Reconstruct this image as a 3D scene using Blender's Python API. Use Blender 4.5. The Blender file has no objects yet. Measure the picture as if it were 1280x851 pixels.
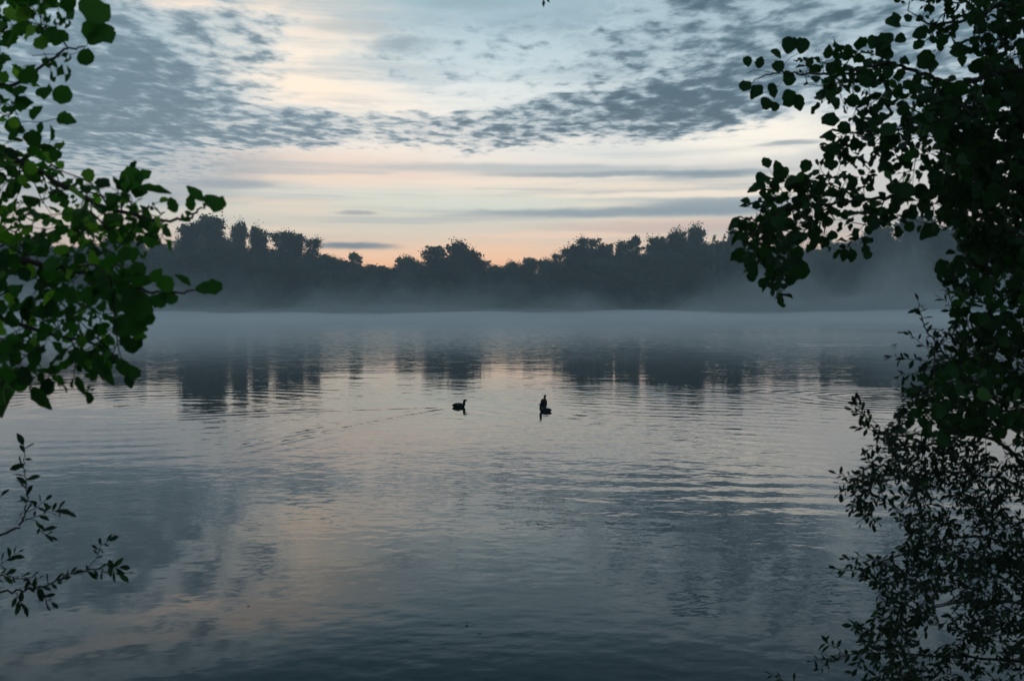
import bpy, math, random
import numpy as np
from mathutils import Vector, Matrix, noise as mnoise

random.seed(7)
RNG = np.random.default_rng(7)
scene = bpy.context.scene
COL = scene.collection
R = math.radians

# ------------------------------------------------------------------ camera
CAM_Z = 3.0
FPX = 35.0 / 36.0 * 1280.0          # focal length in photo pixels
PITCH = math.atan(42.5 / FPX)       # looking slightly down at the lake
cam_d = bpy.data.cameras.new("camera")
cam = bpy.data.objects.new("camera", cam_d)
COL.objects.link(cam)
cam.location = (0, 0, CAM_Z)
cam.rotation_euler = (R(90) - PITCH, 0, 0)
cam_d.lens, cam_d.sensor_width = 35.0, 36.0
cam_d.clip_start, cam_d.clip_end = 0.05, 3000
cam_d.dof.use_dof = True
cam_d.dof.focus_distance = 45.0
cam_d.dof.aperture_fstop = 5.0
scene.camera = cam
CP, SP = math.cos(PITCH), math.sin(PITCH)

def ray(x, y):
    u, v = (x - 640.0) / FPX, -(y - 425.5) / FPX
    return Vector((u, CP + v * SP, v * CP - SP))

def at(x, y, d):
    """World point seen at photo pixel (x, y), d metres ahead of the viewpoint."""
    r = ray(x, y)
    return Vector((0, 0, CAM_Z)) + r * (d / r.y)

def azel(x, y):
    r = ray(x, y).normalized()
    return math.atan2(r.x, r.y) * FPX, math.asin(r.z) * FPX

# ------------------------------------------------------------------ node helper
class E:
    """Tiny expression builder over Math nodes."""
    nt = None
    def __init__(s, sock): s.s = sock
    @staticmethod
    def m(op, *a, clamp=False):
        n = E.nt.nodes.new("ShaderNodeMath"); n.operation = op; n.use_clamp = clamp
        for i, v in enumerate(a):
            if isinstance(v, E): E.nt.links.new(v.s, n.inputs[i])
            else: n.inputs[i].default_value = float(v)
        return E(n.outputs[0])
    def __add__(s, o): return E.m("ADD", s, o)
    __radd__ = __add__
    def __sub__(s, o): return E.m("SUBTRACT", s, o)
    def __rsub__(s, o): return E.m("SUBTRACT", o, s)
    def __mul__(s, o): return E.m("MULTIPLY", s, o)
    __rmul__ = __mul__
    def __truediv__(s, o): return E.m("DIVIDE", s, o)
    def clamp(s): return E.m("ADD", s, 0.0, clamp=True)

def smooth(v, a, b, lo=0.0, hi=1.0):
    n = E.nt.nodes.new("ShaderNodeMapRange"); n.interpolation_type = "SMOOTHSTEP"
    E.nt.links.new(v.s, n.inputs[0])
    for i, k in enumerate((a, b, lo, hi)): n.inputs[1 + i].default_value = k
    return E(n.outputs[0])

def xyz(x, y, z=0.0):
    n = E.nt.nodes.new("ShaderNodeCombineXYZ")
    for i, v in enumerate((x, y, z)):
        if isinstance(v, E): E.nt.links.new(v.s, n.inputs[i])
        else: n.inputs[i].default_value = float(v)
    return n.outputs[0]

def noise(vec, scale=1.0, detail=3.0, rough=0.5, dist=0.0):
    n = E.nt.nodes.new("ShaderNodeTexNoise")
    E.nt.links.new(vec, n.inputs["Vector"])
    n.inputs["Scale"].default_value = scale; n.inputs["Detail"].default_value = detail
    n.inputs["Roughness"].default_value = rough; n.inputs["Distortion"].default_value = dist
    return E(n.outputs[0])

def gauss(U, V, cx, cy, rx, ry, rot=0.0, p=1.0):
    """Soft elliptical bump, rx / ry photo-pixel radii round the sky direction of (cx, cy)."""
    cu, cv = azel(cx, cy)
    c, s = math.cos(R(rot)), math.sin(R(rot))
    du, dv = U - cu, V - cv
    if abs(rot) < 0.1: a, b = du * (1 / rx), dv * (1 / ry)
    else: a, b = du * (c / rx) + dv * (s / rx), dv * (c / ry) - du * (s / ry)
    q = a * a + b * b
    if p != 1.0: q = q * q
    return E.m("EXPONENT", q * -1.0)

def lin(r, g, b):
    f = lambda c: c / 12.92 if c <= 0.04045 else ((c + 0.055) / 1.055) ** 2.4
    return (f(r / 255), f(g / 255), f(b / 255), 1.0)

def mixc(fac, a, b, mode="MIX"):
    n = E.nt.nodes.new("ShaderNodeMix"); n.data_type = "RGBA"; n.blend_type = mode
    if isinstance(fac, E): E.nt.links.new(fac.s, n.inputs[0])
    else: n.inputs[0].default_value = fac
    for i, v in ((6, a), (7, b)):
        if isinstance(v, tuple): n.inputs[i].default_value = v
        else: E.nt.links.new(v, n.inputs[i])
    return n.outputs[2]

def ramp(v, stops, interp="EASE"):
    n = E.nt.nodes.new("ShaderNodeValToRGB"); n.color_ramp.interpolation = interp
    el = n.color_ramp.elements
    while len(el) < len(stops): el.new(0.5)
    for e, (p, c) in zip(el, stops): e.position = p; e.color = c
    E.nt.links.new(v.s, n.inputs[0])
    return n.outputs[0]

# ------------------------------------------------------------------ world: dawn sky with altocumulus and streaks
SUN_EL, SUN_AZ = R(1.2), math.atan((568 - 640) / FPX)      # just risen, still hidden behind the far wood
def build_world():
    w = bpy.data.worlds.new("World"); scene.world = w; w.use_nodes = True
    nt = w.node_tree; nt.nodes.clear(); E.nt = nt
    out = nt.nodes.new("ShaderNodeOutputWorld"); bg = nt.nodes.new("ShaderNodeBackground")
    nt.links.new(bg.outputs[0], out.inputs[0]); bg.inputs[1].default_value = 0.1
    tc = nt.nodes.new("ShaderNodeTexCoord"); sp = nt.nodes.new("ShaderNodeSeparateXYZ")
    nt.links.new(tc.outputs["Generated"], sp.inputs[0])
    X, Y, Z = (E(sp.outputs[i]) for i in range(3))
    az = E.m("ARCTAN2", X, Y); el = E.m("ARCSINE", Z)
    U0, V0 = az * FPX, el * FPX
    # ragged edges: push the direction about a little
    wv = xyz(U0 / 110.0, V0 / 26.0, 3.0)
    n_a = noise(wv, 1.0, 4.0, 0.6)
    n_b = noise(xyz(U0 / 60.0, V0 / 22.0, 9.0), 1.0, 4.0, 0.6)
    U = U0 + (n_a - 0.5) * 90.0
    V = V0 + (n_b - 0.5) * 26.0
    # clear air: the physical sky, used thin, under a veil graded by height
    sky = nt.nodes.new("ShaderNodeTexSky"); sky.sky_type = "NISHITA"; sky.sun_disc = False
    sky.sun_elevation = SUN_EL; sky.sun_rotation = SUN_AZ
    Vg = V0 + (n_b - 0.5) * 14.0
    t = smooth_lin(Vg, -20.0, 900.0)
    def P(v): return (v + 20.0) / 920.0
    veil = ramp(t, [
        (0.0, lin(226, 150, 112)), (P(52), lin(246, 190, 152)), (P(68), lin(240, 206, 176)), (P(86), lin(220, 206, 188)),
        (P(122), lin(212, 218, 206)), (P(150), lin(228, 222, 208)), (P(185), lin(236, 228, 218)), (P(235), lin(234, 234, 228)),
        (P(290), lin(196, 212, 216)), (P(340), lin(166, 190, 200)), (P(385), lin(142, 170, 182)), (P(430), lin(88, 118, 134)),
        (P(490), lin(66, 94, 110)), (P(640), lin(118, 142, 156)), (P(900), lin(140, 164, 178))], "LINEAR")
    # away from the sunrise the low sky loses its orange
    az_c = azel(540, 300)[0]
    side = smooth(E.m("ABSOLUTE", U0 - az_c), 40.0, 620.0)
    dusk = ramp(t, [(0.0, lin(150, 150, 152)), (P(70), lin(196, 178, 168)), (P(130), lin(200, 198, 194)), (P(240), lin(196, 206, 210)),
                    (P(385), lin(132, 156, 168)), (P(480), lin(76, 102, 117)), (P(640), lin(116, 138, 152)), (P(900), lin(138, 160, 175))], "LINEAR")
    c = mixc(side, veil, dusk)
    back = smooth(E.m("ABSOLUTE", az), 0.9, 2.2)
    c = mixc(back * 0.8, c, lin(112, 130, 142))
    # --- soft tints
    Vs = V0 + (n_b - 0.5) * 9.0
    def tint(c, cx, cy, rx, ry, k, col, rot=0.0, p=1.0):
        return mixc((gauss(U, Vs if ry <= 10 else V, cx, cy, rx, ry, rot, p) * k).clamp(), c, col)
    cream, pink, peach = lin(240, 228, 214), lin(238, 206, 190), lin(252, 196, 158)
    blue, slate, pale = lin(128, 150, 162), lin(108, 130, 142), lin(176, 200, 208)
    c = tint(c, 360, 92, 130, 66, 0.95, lin(253, 236, 216), -8)
    c = tint(c, 340, 20, 120, 30, 0.7, lin(250, 230, 208), -6)
    c = tint(c, 210, -34, 150, 12, 0.45, lin(236, 206, 184), -5)
    c = tint(c, 70, -60, 150, 10, 0.45, lin(220, 200, 184), -5)
    c = tint(c, 410, 118, 100, 20, 0.7, lin(255, 232, 206), -4)
    c = tint(c, 450, 150, 130, 28, 0.75, lin(248, 236, 222))
    c = tint(c, 215, 4, 100, 12, 0.8, lin(248, 226, 206))
    c = tint(c, 560, 110, 90, 18, 0.5, lin(226, 228, 226))
    c = tint(c, 350, 205, 210, 20, 0.7, lin(236, 212, 196), 0, 1.5)
    c = tint(c, 470, 222, 160, 10, 0.35, lin(240, 206, 188))
    c = tint(c, 940, 172, 110, 26, 0.95, lin(250, 242, 228), 3, 1.5)
    c = tint(c, 760, 190, 120, 12, 0.5, lin(214, 222, 222))
    c = tint(c, 800, 236, 150, 9, 0.6, lin(246, 226, 204))
    c = tint(c, 360, 262, 120, 14, 0.5, lin(232, 212, 190))
    c = tint(c, 600, 316, 200, 14, 0.45, lin(250, 202, 166))
    # --- streaky stratus low in the sky
    st = noise(xyz(U0 / 330.0 + (n_b - 0.5) * 0.5, V0 / 15.0, 1.7), 1.0, 3.0, 0.55)
    win = smooth(V0, 40.0, 110.0) * smooth(V0, 235.0, 150.0)
    c = mixc(smooth(st, 0.50, 0.70) * win * 0.55, c, lin(170, 180, 184))
    c = mixc(smooth(st, 0.47, 0.30) * win * 0.45, c, lin(246, 222, 200))
    st2 = noise(xyz(U0 / 260.0 + V0 / 900.0 + (n_a - 0.5) * 0.6, V0 / 24.0, 6.3), 1.0, 4.0, 0.6)
    win2 = smooth(V0, 190.0, 250.0) * smooth(V0, 470.0, 360.0)
    c = mixc(smooth(st2, 0.46, 0.72) * win2 * 0.60, c, lin(158, 178, 188))
    for (cx, cy, rx, ry, k, col, rot) in (
        (770, 266, 190, 6, 0.85, lin(132, 150, 162), 0), (900, 258, 110, 10, 0.85, lin(134, 151, 163), 0), (860, 243, 170, 4, 0.8, lin(250, 234, 214), 0), (600, 228, 130, 3.5, 0.6, lin(246, 226, 206), 0), (700, 294, 130, 4, 0.6, lin(248, 212, 186), 0),
        (400, 225, 90, 5, 0.6, lin(246, 222, 200), 0), (300, 250, 110, 4, 0.5, lin(240, 216, 194), 0), (880, 276, 120, 4, 0.5, lin(226, 196, 182), 0),
        (690, 212, 230, 7, 0.65, lin(158, 172, 180), -1), (800, 217, 190, 3.5, 0.75, lin(136, 153, 164), 0), (890, 218, 60, 4.5, 0.7, lin(124, 142, 154), 0),
        (438, 307.5, 52, 5.0, 1.0, lin(122, 138, 150), 0), (440, 266, 24, 2.6, 0.7, lin(150, 158, 166), 0),
        (285, 230, 70, 6, 0.75, lin(146, 156, 166), 0), (978, 179, 38, 3.2, 0.8, lin(140, 154, 164), 0),
        (110, 196, 210, 30, 0.85, lin(142, 158, 168), 0), (110, 236, 150, 18, 0.7, lin(146, 158, 167), 0),
        (820, 284, 150, 7, 0.55, lin(206, 178, 170), 0), (620, 272, 90, 5, 0.4, lin(188, 186, 184), 0),
        (505, 56, 48, 11, 0.75, lin(134, 154, 166), 2), (690, 26, 80, 13, 0.6, lin(134, 160, 172), 5),
        (440, 34, 60, 9, 0.5, lin(146, 164, 174), 0), (590, 6, 60, 8, 0.5, lin(138, 162, 172), 0),
        (780, 60, 80, 12, 0.35, lin(140, 164, 176), -6), (520, 88, 70, 7, 0.4, lin(168, 182, 190), 0)):
        c = tint(c, cx, cy, rx, ry, k, col, rot, 1.6)
    # --- altocumulus, laid out on a flat cloud deck so it recedes properly
    zc = E.m("MAXIMUM", Z, 0.02)
    px, py = X / zc, Y / zc
    cells = noise(xyz(px, py * 0.62, 0.0), 9.0, 3.0, 0.52, 0.15)
    fine = noise(xyz(px, py * 0.6, 4.0), 26.0, 3.0, 0.6)
    big = noise(xyz(px, py * 0.6, 8.0), 1.6, 2.0, 0.55)
    field = None
    for (cx, cy, rx, ry, k, rot) in (
        (110, 110, 200, 104, 1.10, 0), (250, 60, 110, 62, 0.66, 0), (320, 160, 190, 30, 0.85, 0), (235, 20, 150, 16, 0.66, 0),
        (540, 162, 170, 24, 0.70, 0), (690, 148, 170, 36, 0.85, 8), (890, 118, 190, 48, 1.15, 9),
        (1000, 30, 260, 80, 0.80, 0), (820, 80, 180, 50, 0.68, 6), (1180, 60, 170, 120, 0.85, 0), (620, 70, 240, 60, 0.42, 0),
        (-80, 60, 160, 120, 0.9, 0), (40, -70, 300, 50, 0.62, 0)):
        g = gauss(U, V, cx, cy, rx, ry, rot, 1.3) * k
        field = g if field is None else E.m("MAXIMUM", field, g)
    dens = field * 0.98 + (cells - 0.5) * 2.2 + (fine - 0.5) * 0.45 + (big - 0.5) * 0.6
    gate = smooth(field, 0.12, 0.45)
    cover = smooth(dens, 0.34, 0.98) * gate
    thick = smooth(dens, 0.55, 1.25) * gate
    glow = smooth(V0, 330.0, 150.0)
    rim = mixc(glow, lin(184, 204, 212), lin(226, 220, 214))
    c = mixc((smooth(field, 0.42, 0.95) * 0.62).clamp(), c, lin(146, 168, 179))
    c = mixc((smooth(dens, 0.10, 0.40) * gate * 0.40).clamp(), c, rim)
    side_k = smooth(U0, -350.0, 150.0)
    core = mixc(thick, lin(130, 153, 166), mixc(side_k, lin(94, 117, 131), lin(62, 88, 104)))
    c = mixc(cover * 0.90, c, core)
    # a share of the physical sky's own blue keeps the gaps alive
    nk = nt.nodes.new("ShaderNodeMix"); nk.data_type = "RGBA"; nk.blend_type = "MULTIPLY"; nk.inputs[0].default_value = 1.0
    nt.links.new(sky.outputs[0], nk.inputs[6]); nk.inputs[7].default_value = (0.25, 0.25, 0.25, 1)
    cs = nt.nodes.new("ShaderNodeMix"); cs.data_type = "RGBA"; cs.blend_type = "MULTIPLY"; cs.inputs[0].default_value = 1.0
    nt.links.new(c, cs.inputs[6]); cs.inputs[7].default_value = (10, 10, 10, 1)
    cs.clamp_result = False
    c = mixc(0.05, cs.outputs[2], nk.outputs[2])
    # below the horizon: dark land colour
    c = mixc(smooth(Z, 0.0, -0.03), c, (0.3, 0.4, 0.45, 1))
    nt.links.new(c, bg.inputs[0])

def smooth_lin(v, a, b):
    n = E.nt.nodes.new("ShaderNodeMapRange")
    E.nt.links.new(v.s, n.inputs[0])
    for i, k in enumerate((a, b, 0.0, 1.0)): n.inputs[1 + i].default_value = k
    return E(n.outputs[0])
build_world()

sun_d = bpy.data.lights.new("sun", "SUN"); sun = bpy.data.objects.new("sun", sun_d); COL.objects.link(sun)
sun_d.energy, sun_d.angle, sun_d.color = 0.12, R(0.6), (1.0, 0.80, 0.62)
sd = Vector((math.sin(SUN_AZ) * math.cos(SUN_EL), math.cos(SUN_AZ) * math.cos(SUN_EL), math.sin(SUN_EL)))
sun.rotation_euler = sd.to_track_quat("Z", "Y").to_euler()
sun.location = sd * 200

vs = scene.view_settings
vs.view_transform = "Standard"; vs.look = "None"; vs.exposure = 0.32; vs.gamma = 1.0; vs.use_curve_mapping = False
cy = scene.cycles
cy.max_bounces = 8; cy.diffuse_bounces = 3; cy.glossy_bounces = 3; cy.transmission_bounces = 4
cy.volume_bounces = 2; cy.transparent_max_bounces = 24; cy.use_denoising = True
cy.sample_clamp_indirect = 4.0

# ------------------------------------------------------------------ object helpers
def tag(o, label=None, cat=None, group=None, kind=None):
    if label: o["label"] = label
    if cat: o["category"] = cat
    if group: o["group"] = group
    if kind: o["kind"] = kind
    return o

def empty(name, loc, rz=0.0):
    o = bpy.data.objects.new(name, None); COL.objects.link(o)
    o.location = loc; o.rotation_euler.z = rz; o.empty_display_size = 0.3
    return o

def mesh_obj(name, verts, faces, mat, parent=None, smooth_=True, attr=None):
    me = bpy.data.meshes.new(name)
    me.from_pydata([tuple(v) for v in verts], [], [tuple(f) for f in faces])
    if attr is not None:
        a = me.attributes.new("tone", "FLOAT", "FACE"); a.data.foreach_set("value", np.asarray(attr, dtype=np.float32))
    if smooth_: me.polygons.foreach_set("use_smooth", [True] * len(me.polygons))
    me.materials.append(mat); me.update()
    o = bpy.data.objects.new(name, me); COL.objects.link(o)
    if parent is not None: o.parent = parent
    return o

def copy_tree(o, parent=None):
    c = o.copy(); COL.objects.link(c)
    if parent is not None: c.parent = parent
    for ch in list(o.children): copy_tree(ch, c)
    return c

def new_mat(name):
    m = bpy.data.materials.new(name); m.use_nodes = True
    nt = m.node_tree; nt.nodes.clear(); E.nt = nt
    return m, nt, nt.nodes.new("ShaderNodeOutputMaterial")

def principled(nt, base, rough=0.7, spec=0.3):
    p = nt.nodes.new("ShaderNodeBsdfPrincipled")
    if isinstance(base, tuple): p.inputs["Base Color"].default_value = base
    else: nt.links.new(base, p.inputs["Base Color"])
    p.inputs["Roughness"].default_value = rough
    p.inputs["Specular IOR Level"].default_value = spec
    return p

def mat_simple(name, c1, c2, scale, rough=0.85, spec=0.2):
    m, nt, out = new_mat(name)
    tc = nt.nodes.new("ShaderNodeTexCoord")
    n = noise(tc.outputs["Object"], scale, 5.0, 0.6)
    p = principled(nt, ramp(n, [(0.3, c1), (0.7, c2)]), rough, spec)
    nt.links.new(p.outputs[0], out.inputs[0])
    return m

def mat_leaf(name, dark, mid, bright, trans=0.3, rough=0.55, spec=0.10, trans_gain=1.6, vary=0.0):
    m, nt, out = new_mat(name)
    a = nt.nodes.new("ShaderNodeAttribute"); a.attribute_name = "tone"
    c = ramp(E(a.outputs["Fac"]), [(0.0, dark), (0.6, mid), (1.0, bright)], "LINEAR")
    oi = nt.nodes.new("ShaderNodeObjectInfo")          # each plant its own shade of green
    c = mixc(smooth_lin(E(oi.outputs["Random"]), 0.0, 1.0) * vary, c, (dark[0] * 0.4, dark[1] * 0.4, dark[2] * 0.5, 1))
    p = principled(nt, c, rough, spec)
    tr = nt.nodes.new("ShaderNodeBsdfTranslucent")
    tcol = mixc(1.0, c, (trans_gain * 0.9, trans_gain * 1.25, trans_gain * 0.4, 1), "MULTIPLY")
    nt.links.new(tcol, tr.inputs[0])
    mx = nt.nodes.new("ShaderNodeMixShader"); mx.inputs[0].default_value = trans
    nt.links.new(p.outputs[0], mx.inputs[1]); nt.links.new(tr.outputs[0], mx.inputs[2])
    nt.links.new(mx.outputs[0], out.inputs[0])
    return m

M_BARK = mat_simple("bark", (0.018, 0.016, 0.013, 1), (0.055, 0.046, 0.038, 1), 14.0, 0.9, 0.08)
M_PALE = mat_simple("pale_bark", (0.16, 0.16, 0.15, 1), (0.42, 0.42, 0.40, 1), 3.0)
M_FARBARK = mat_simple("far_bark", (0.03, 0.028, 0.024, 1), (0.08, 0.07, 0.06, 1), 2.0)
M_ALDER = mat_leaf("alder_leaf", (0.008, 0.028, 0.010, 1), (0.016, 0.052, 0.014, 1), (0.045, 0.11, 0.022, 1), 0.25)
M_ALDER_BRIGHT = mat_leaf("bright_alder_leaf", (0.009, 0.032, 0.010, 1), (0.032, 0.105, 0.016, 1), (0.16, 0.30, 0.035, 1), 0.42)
M_WILLOW = mat_leaf("willow_leaf", (0.008, 0.020, 0.012, 1), (0.014, 0.034, 0.018, 1), (0.05, 0.11, 0.028, 1), 0.2)
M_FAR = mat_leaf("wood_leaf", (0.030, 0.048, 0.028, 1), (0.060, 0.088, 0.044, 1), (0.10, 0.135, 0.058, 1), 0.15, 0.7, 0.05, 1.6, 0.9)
M_SOIL = mat_simple("bank_soil", (0.035, 0.04, 0.02, 1), (0.09, 0.085, 0.05, 1), 2.5)

# ------------------------------------------------------------------ water
FAR_Y = 311.0
SPAN = 330.0
BIRDS = {"a": at(575, 507, 31.0), "b": at(681, 513, 30.0), "c": at(680, 503.5, 33.0), "far": at(1118, 431, 78.0)}
def water_pos(x, y):
    r = ray(x, y); t = CAM_Z / -r.z
    return Vector((r.x * t, r.y * t, 0.0))

def build_water():
    m, nt, out = new_mat("lake_water")
    g = bpy.data.node_groups.new("ripple_height", "ShaderNodeTree")
    g.interface.new_socket("P", in_out="INPUT", socket_type="NodeSocketVector")
    g.interface.new_socket("H", in_out="OUTPUT", socket_type="NodeSocketFloat")
    E.nt = g
    gi, go = g.nodes.new("NodeGroupInput"), g.nodes.new("NodeGroupOutput")
    sp = g.nodes.new("ShaderNodeSeparateXYZ"); g.links.new(gi.outputs[0], sp.inputs[0])
    x, y = E(sp.outputs[0]), E(sp.outputs[1])
    dist = E.m("SQRT", x * x + y * y)
    patch = noise(xyz(x * 0.5, y * 0.28, 2.0), 0.16, 3.0, 0.55)         # calm lanes and ruffled patches
    ruff = smooth(patch, 0.38, 0.66)
    swell = noise(xyz(x * 0.55, y, 0.0), 0.30, 2.0, 0.5) * 0.015
    med = noise(xyz(x * 0.80 + y * 0.2, y, 5.0), 1.5, 2.0, 0.5) * (ruff * 0.0095 + 0.0010)
    small = noise(xyz(x * 0.85 - y * 0.1, y, 7.0), 4.6, 2.0, 0.5) * (ruff * 0.0034 + 0.0004)
    h = swell + med + small
    # a ripple train crossing the right half
    wob = noise(xyz(x, y, 1.0), 0.10, 2.0, 0.5) * 9.0
    ph = (x * 0.42 + y * 0.91) * 7.5 + wob * 2.4
    tr = smooth(x, -3.0, 6.0) * smooth(y, 15.0, 19.0) * smooth(y, 48.0, 30.0)
    h = h + E.m("SINE", ph) * tr * ruff * 0.0012
    ph2 = (x * 0.16 + y * 0.98) * 7.6 + wob * 3.6
    tr2 = smooth(x, -2.0, 3.0) * smooth(y, 13.0, 14.6) * smooth(y, 19.0, 16.5)
    h = h + E.m("SINE", ph2) * tr2 * patch * 0.0030
    # rings spreading where birds dipped or turned
    for (c, r0, w, k, a) in ((water_pos(1105, 497), 2.6, 2.2, 9.0, 0.0020), (water_pos(190, 512), 6.0, 5.0, 6.0, 0.0013),
                             (water_pos(520, 520), 3.0, 2.5, 7.0, 0.0007), (water_pos(690, 510), 2.0, 1.8, 9.0, 0.0008),
                             (water_pos(800, 500), 5.0, 5.0, 6.5, 0.0006)):
        dx, dy = x - c.x, y - c.y
        rr = E.m("SQRT", dx * dx + dy * dy + 0.02)
        q = (rr - r0) / w
        env = E.m("POWER", math.e, q * q * -1.0)
        h = h + E.m("SINE", rr * k) * env * a
    # wake lines trailing behind the left bird, and behind the far swimmer
    A = water_pos(566, 509)
    for (tx, ty, crest, amp) in ((236, 562, 11.0, 0.0038), (150, 520, 9.0, 0.0026), (880, 560, 10.0, 0.0022)):
        Bt = water_pos(tx, ty); S0 = A if tx < 566 else water_pos(690, 514)
        d = (Bt - S0); ln = d.length; d = d / ln
        al = (x - S0.x) * d.x + (y - S0.y) * d.y                       # along the arm
        ac = (x - S0.x) * -d.y + (y - S0.y) * d.x - al * al * 0.012     # across it, gently curved
        wd = al * 0.07 + 0.35
        q = ac / wd
        env = E.m("EXPONENT", q * q * -1.0) * smooth(al, 0.0, 1.0) * smooth(al, ln * 1.15, ln * 0.6)
        h = h + E.m("SINE", ac * crest) * env * amp
    B = water_pos(1118, 431.5)
    dx = B.x - x
    brk = smooth(noise(xyz(x, y * 0.3, 0.0), 0.9, 2.0, 0.5), 0.40, 0.55)
    for off, wd, amp in ((0.0, 0.6, 0.30), (3.4, 0.4, 0.12)):
        q = ((y - B.y) - off + dx * 0.04) / wd
        env = E.m("POWER", math.e, q * q * -1.0) * smooth(dx, -0.8, 0.2) * smooth(dx, 8.0, 3.5) * brk
        h = h + env * amp
    # breeze ruffling the far half of the lake
    fr = smooth(dist, 26.0, 130.0)
    h = h + noise(xyz(x * 0.6, y, 11.0), 1.6, 2.0, 0.5) * fr * 0.060
    g.links.new(h.s, go.inputs[0])
    # surface normal from three samples a few centimetres apart
    E.nt = nt
    geo = nt.nodes.new("ShaderNodeNewGeometry"); EPS = 0.03
    hs = []
    for off in ((0, 0, 0), (EPS, 0, 0), (0, EPS, 0)):
        va = nt.nodes.new("ShaderNodeVectorMath"); va.operation = "ADD"
        nt.links.new(geo.outputs["Position"], va.inputs[0]); va.inputs[1].default_value = off
        gn = nt.nodes.new("ShaderNodeGroup"); gn.node_tree = g
        nt.links.new(va.outputs[0], gn.inputs[0]); hs.append(E(gn.outputs[0]))
    nv = xyz((hs[0] - hs[1]) / EPS, (hs[0] - hs[2]) / EPS, 1.0)
    nn = nt.nodes.new("ShaderNodeVectorMath"); nn.operation = "NORMALIZE"; nt.links.new(nv, nn.inputs[0])
    p = principled(nt, (0.003, 0.009, 0.012, 1), 0.02, 0.5)
    p.inputs["IOR"].default_value = 1.333
    nt.links.new(nn.outputs[0], p.inputs["Normal"])
    nt.links.new(p.outputs[0], out.inputs[0])
    ys = [-25, 5, 20, 60, 120, 200, 260, FAR_Y + 8]
    vv, ff = [], []
    for yy in ys: vv += [(-SPAN, yy, 0), (-SPAN * .3, yy, 0), (SPAN * .3, yy, 0), (SPAN, yy, 0)]
    for i in range(len(ys) - 1):
        for j in range(3): ff.append((i*4+j, i*4+j+1, i*4+j+5, i*4+j+4))
    tag(mesh_obj("water", vv, ff, m, smooth_=False), kind="structure")
build_water()

# ------------------------------------------------------------------ banks
def heightfield(name, xs, ys, f, mat, kind="structure"):
    vv = [(x, y, f(x, y)) for y in ys for x in xs]
    nx = len(xs)
    ff = [(j*nx+i, j*nx+i+1, (j+1)*nx+i+1, (j+1)*nx+i) for j in range(len(ys)-1) for i in range(nx-1)]
    return tag(mesh_obj(name, vv, ff, mat), kind=kind)

def near_z(x, y):
    prof = np.interp(y, [-25, 2.5, 3.6, 5.2, 6.2, 7.0, 9.0], [1.5, 1.32, 1.2, 0.72, 0.30, -0.12, -0.9])
    return float(prof + 0.10 * mnoise.noise(Vector((x * 0.9, y * 0.9, 0))) + (0.05 * mnoise.noise(Vector((x * 4, y * 4, 2)))))
heightfield("near_bank", list(np.linspace(-60, 60, 121)), [-25, -12, -6, -3, -1.5, 0, 1, 2, 2.6, 3.2, 3.8, 4.4, 5, 5.5, 6, 6.4, 6.8, 7.2, 8, 9], near_z, M_SOIL)

def shore_y(x):
    return FAR_Y + 3.0 * mnoise.noise(Vector((x * 0.02, 0, 5))) + 1.2 * mnoise.noise(Vector((x * 0.11, 3, 5)))
def far_z(x, t):
    return -0.4 + 1.1 * min(1, t / 4.0) + max(0, t - 4) * 0.02 + 0.3 * mnoise.noise(Vector((x * 0.2, t * 0.2, 1)))
def far_bank():
    xs = np.linspace(-SPAN, SPAN, 221); ts = [-3, -1, 0, 1, 2, 3, 4, 7, 12, 20, 35, 60]
    vv = [(x, shore_y(x) + t, far_z(x, t)) for t in ts for x in xs]
    nx = len(xs)
    ff = [(j*nx+i, j*nx+i+1, (j+1)*nx+i+1, (j+1)*nx+i) for j in range(len(ts)-1) for i in range(nx-1)]
    tag(mesh_obj("far_bank", vv, ff, M_SOIL), kind="structure")
far_bank()

# ------------------------------------------------------------------ tubes
class MB:
    def __init__(s): s.v, s.f, s.t, s.n = [], [], [], 0
    def add(s, v, f, tone=None):
        v = np.asarray(v, dtype=float)
        s.v.append(v); s.f += [tuple(i + s.n for i in q) for q in f]; s.n += len(v)
        s.t += [0.5 if tone is None else tone] * len(f)
    def tube(s, pts, radii, sides=6):
        pts = [Vector(p) for p in pts]; n = len(pts)
        if n < 2: return
        up = Vector((0.31, 0.17, 0.93)); V = []
        for i, p in enumerate(pts):
            d = (pts[min(i + 1, n - 1)] - pts[max(i - 1, 0)])
            d = d.normalized() if d.length > 1e-9 else Vector((0, 0, 1))
            a = d.cross(up)
            if a.length < 1e-4: a = d.cross(Vector((1, 0, 0)))
            a.normalize(); b = d.cross(a)
            for k in range(sides):
                th = 2 * math.pi * k / sides
                V.append(p + (a * math.cos(th) + b * math.sin(th)) * radii[i])
        F = [(i*sides+k, i*sides+(k+1) % sides, (i+1)*sides+(k+1) % sides, (i+1)*sides+k) for i in range(n-1) for k in range(sides)]
        F.append(tuple(range(sides - 1, -1, -1))); F.append(tuple((n-1)*sides + k for k in range(sides)))
        s.add(V, F)
    def build(s, name, mat, parent=None, smooth_=True, tones=False):
        v = np.concatenate(s.v) if s.v else np.zeros((0, 3))
        return mesh_obj(name, v.tolist(), s.f, mat, parent, smooth_, s.t if tones else None)

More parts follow.
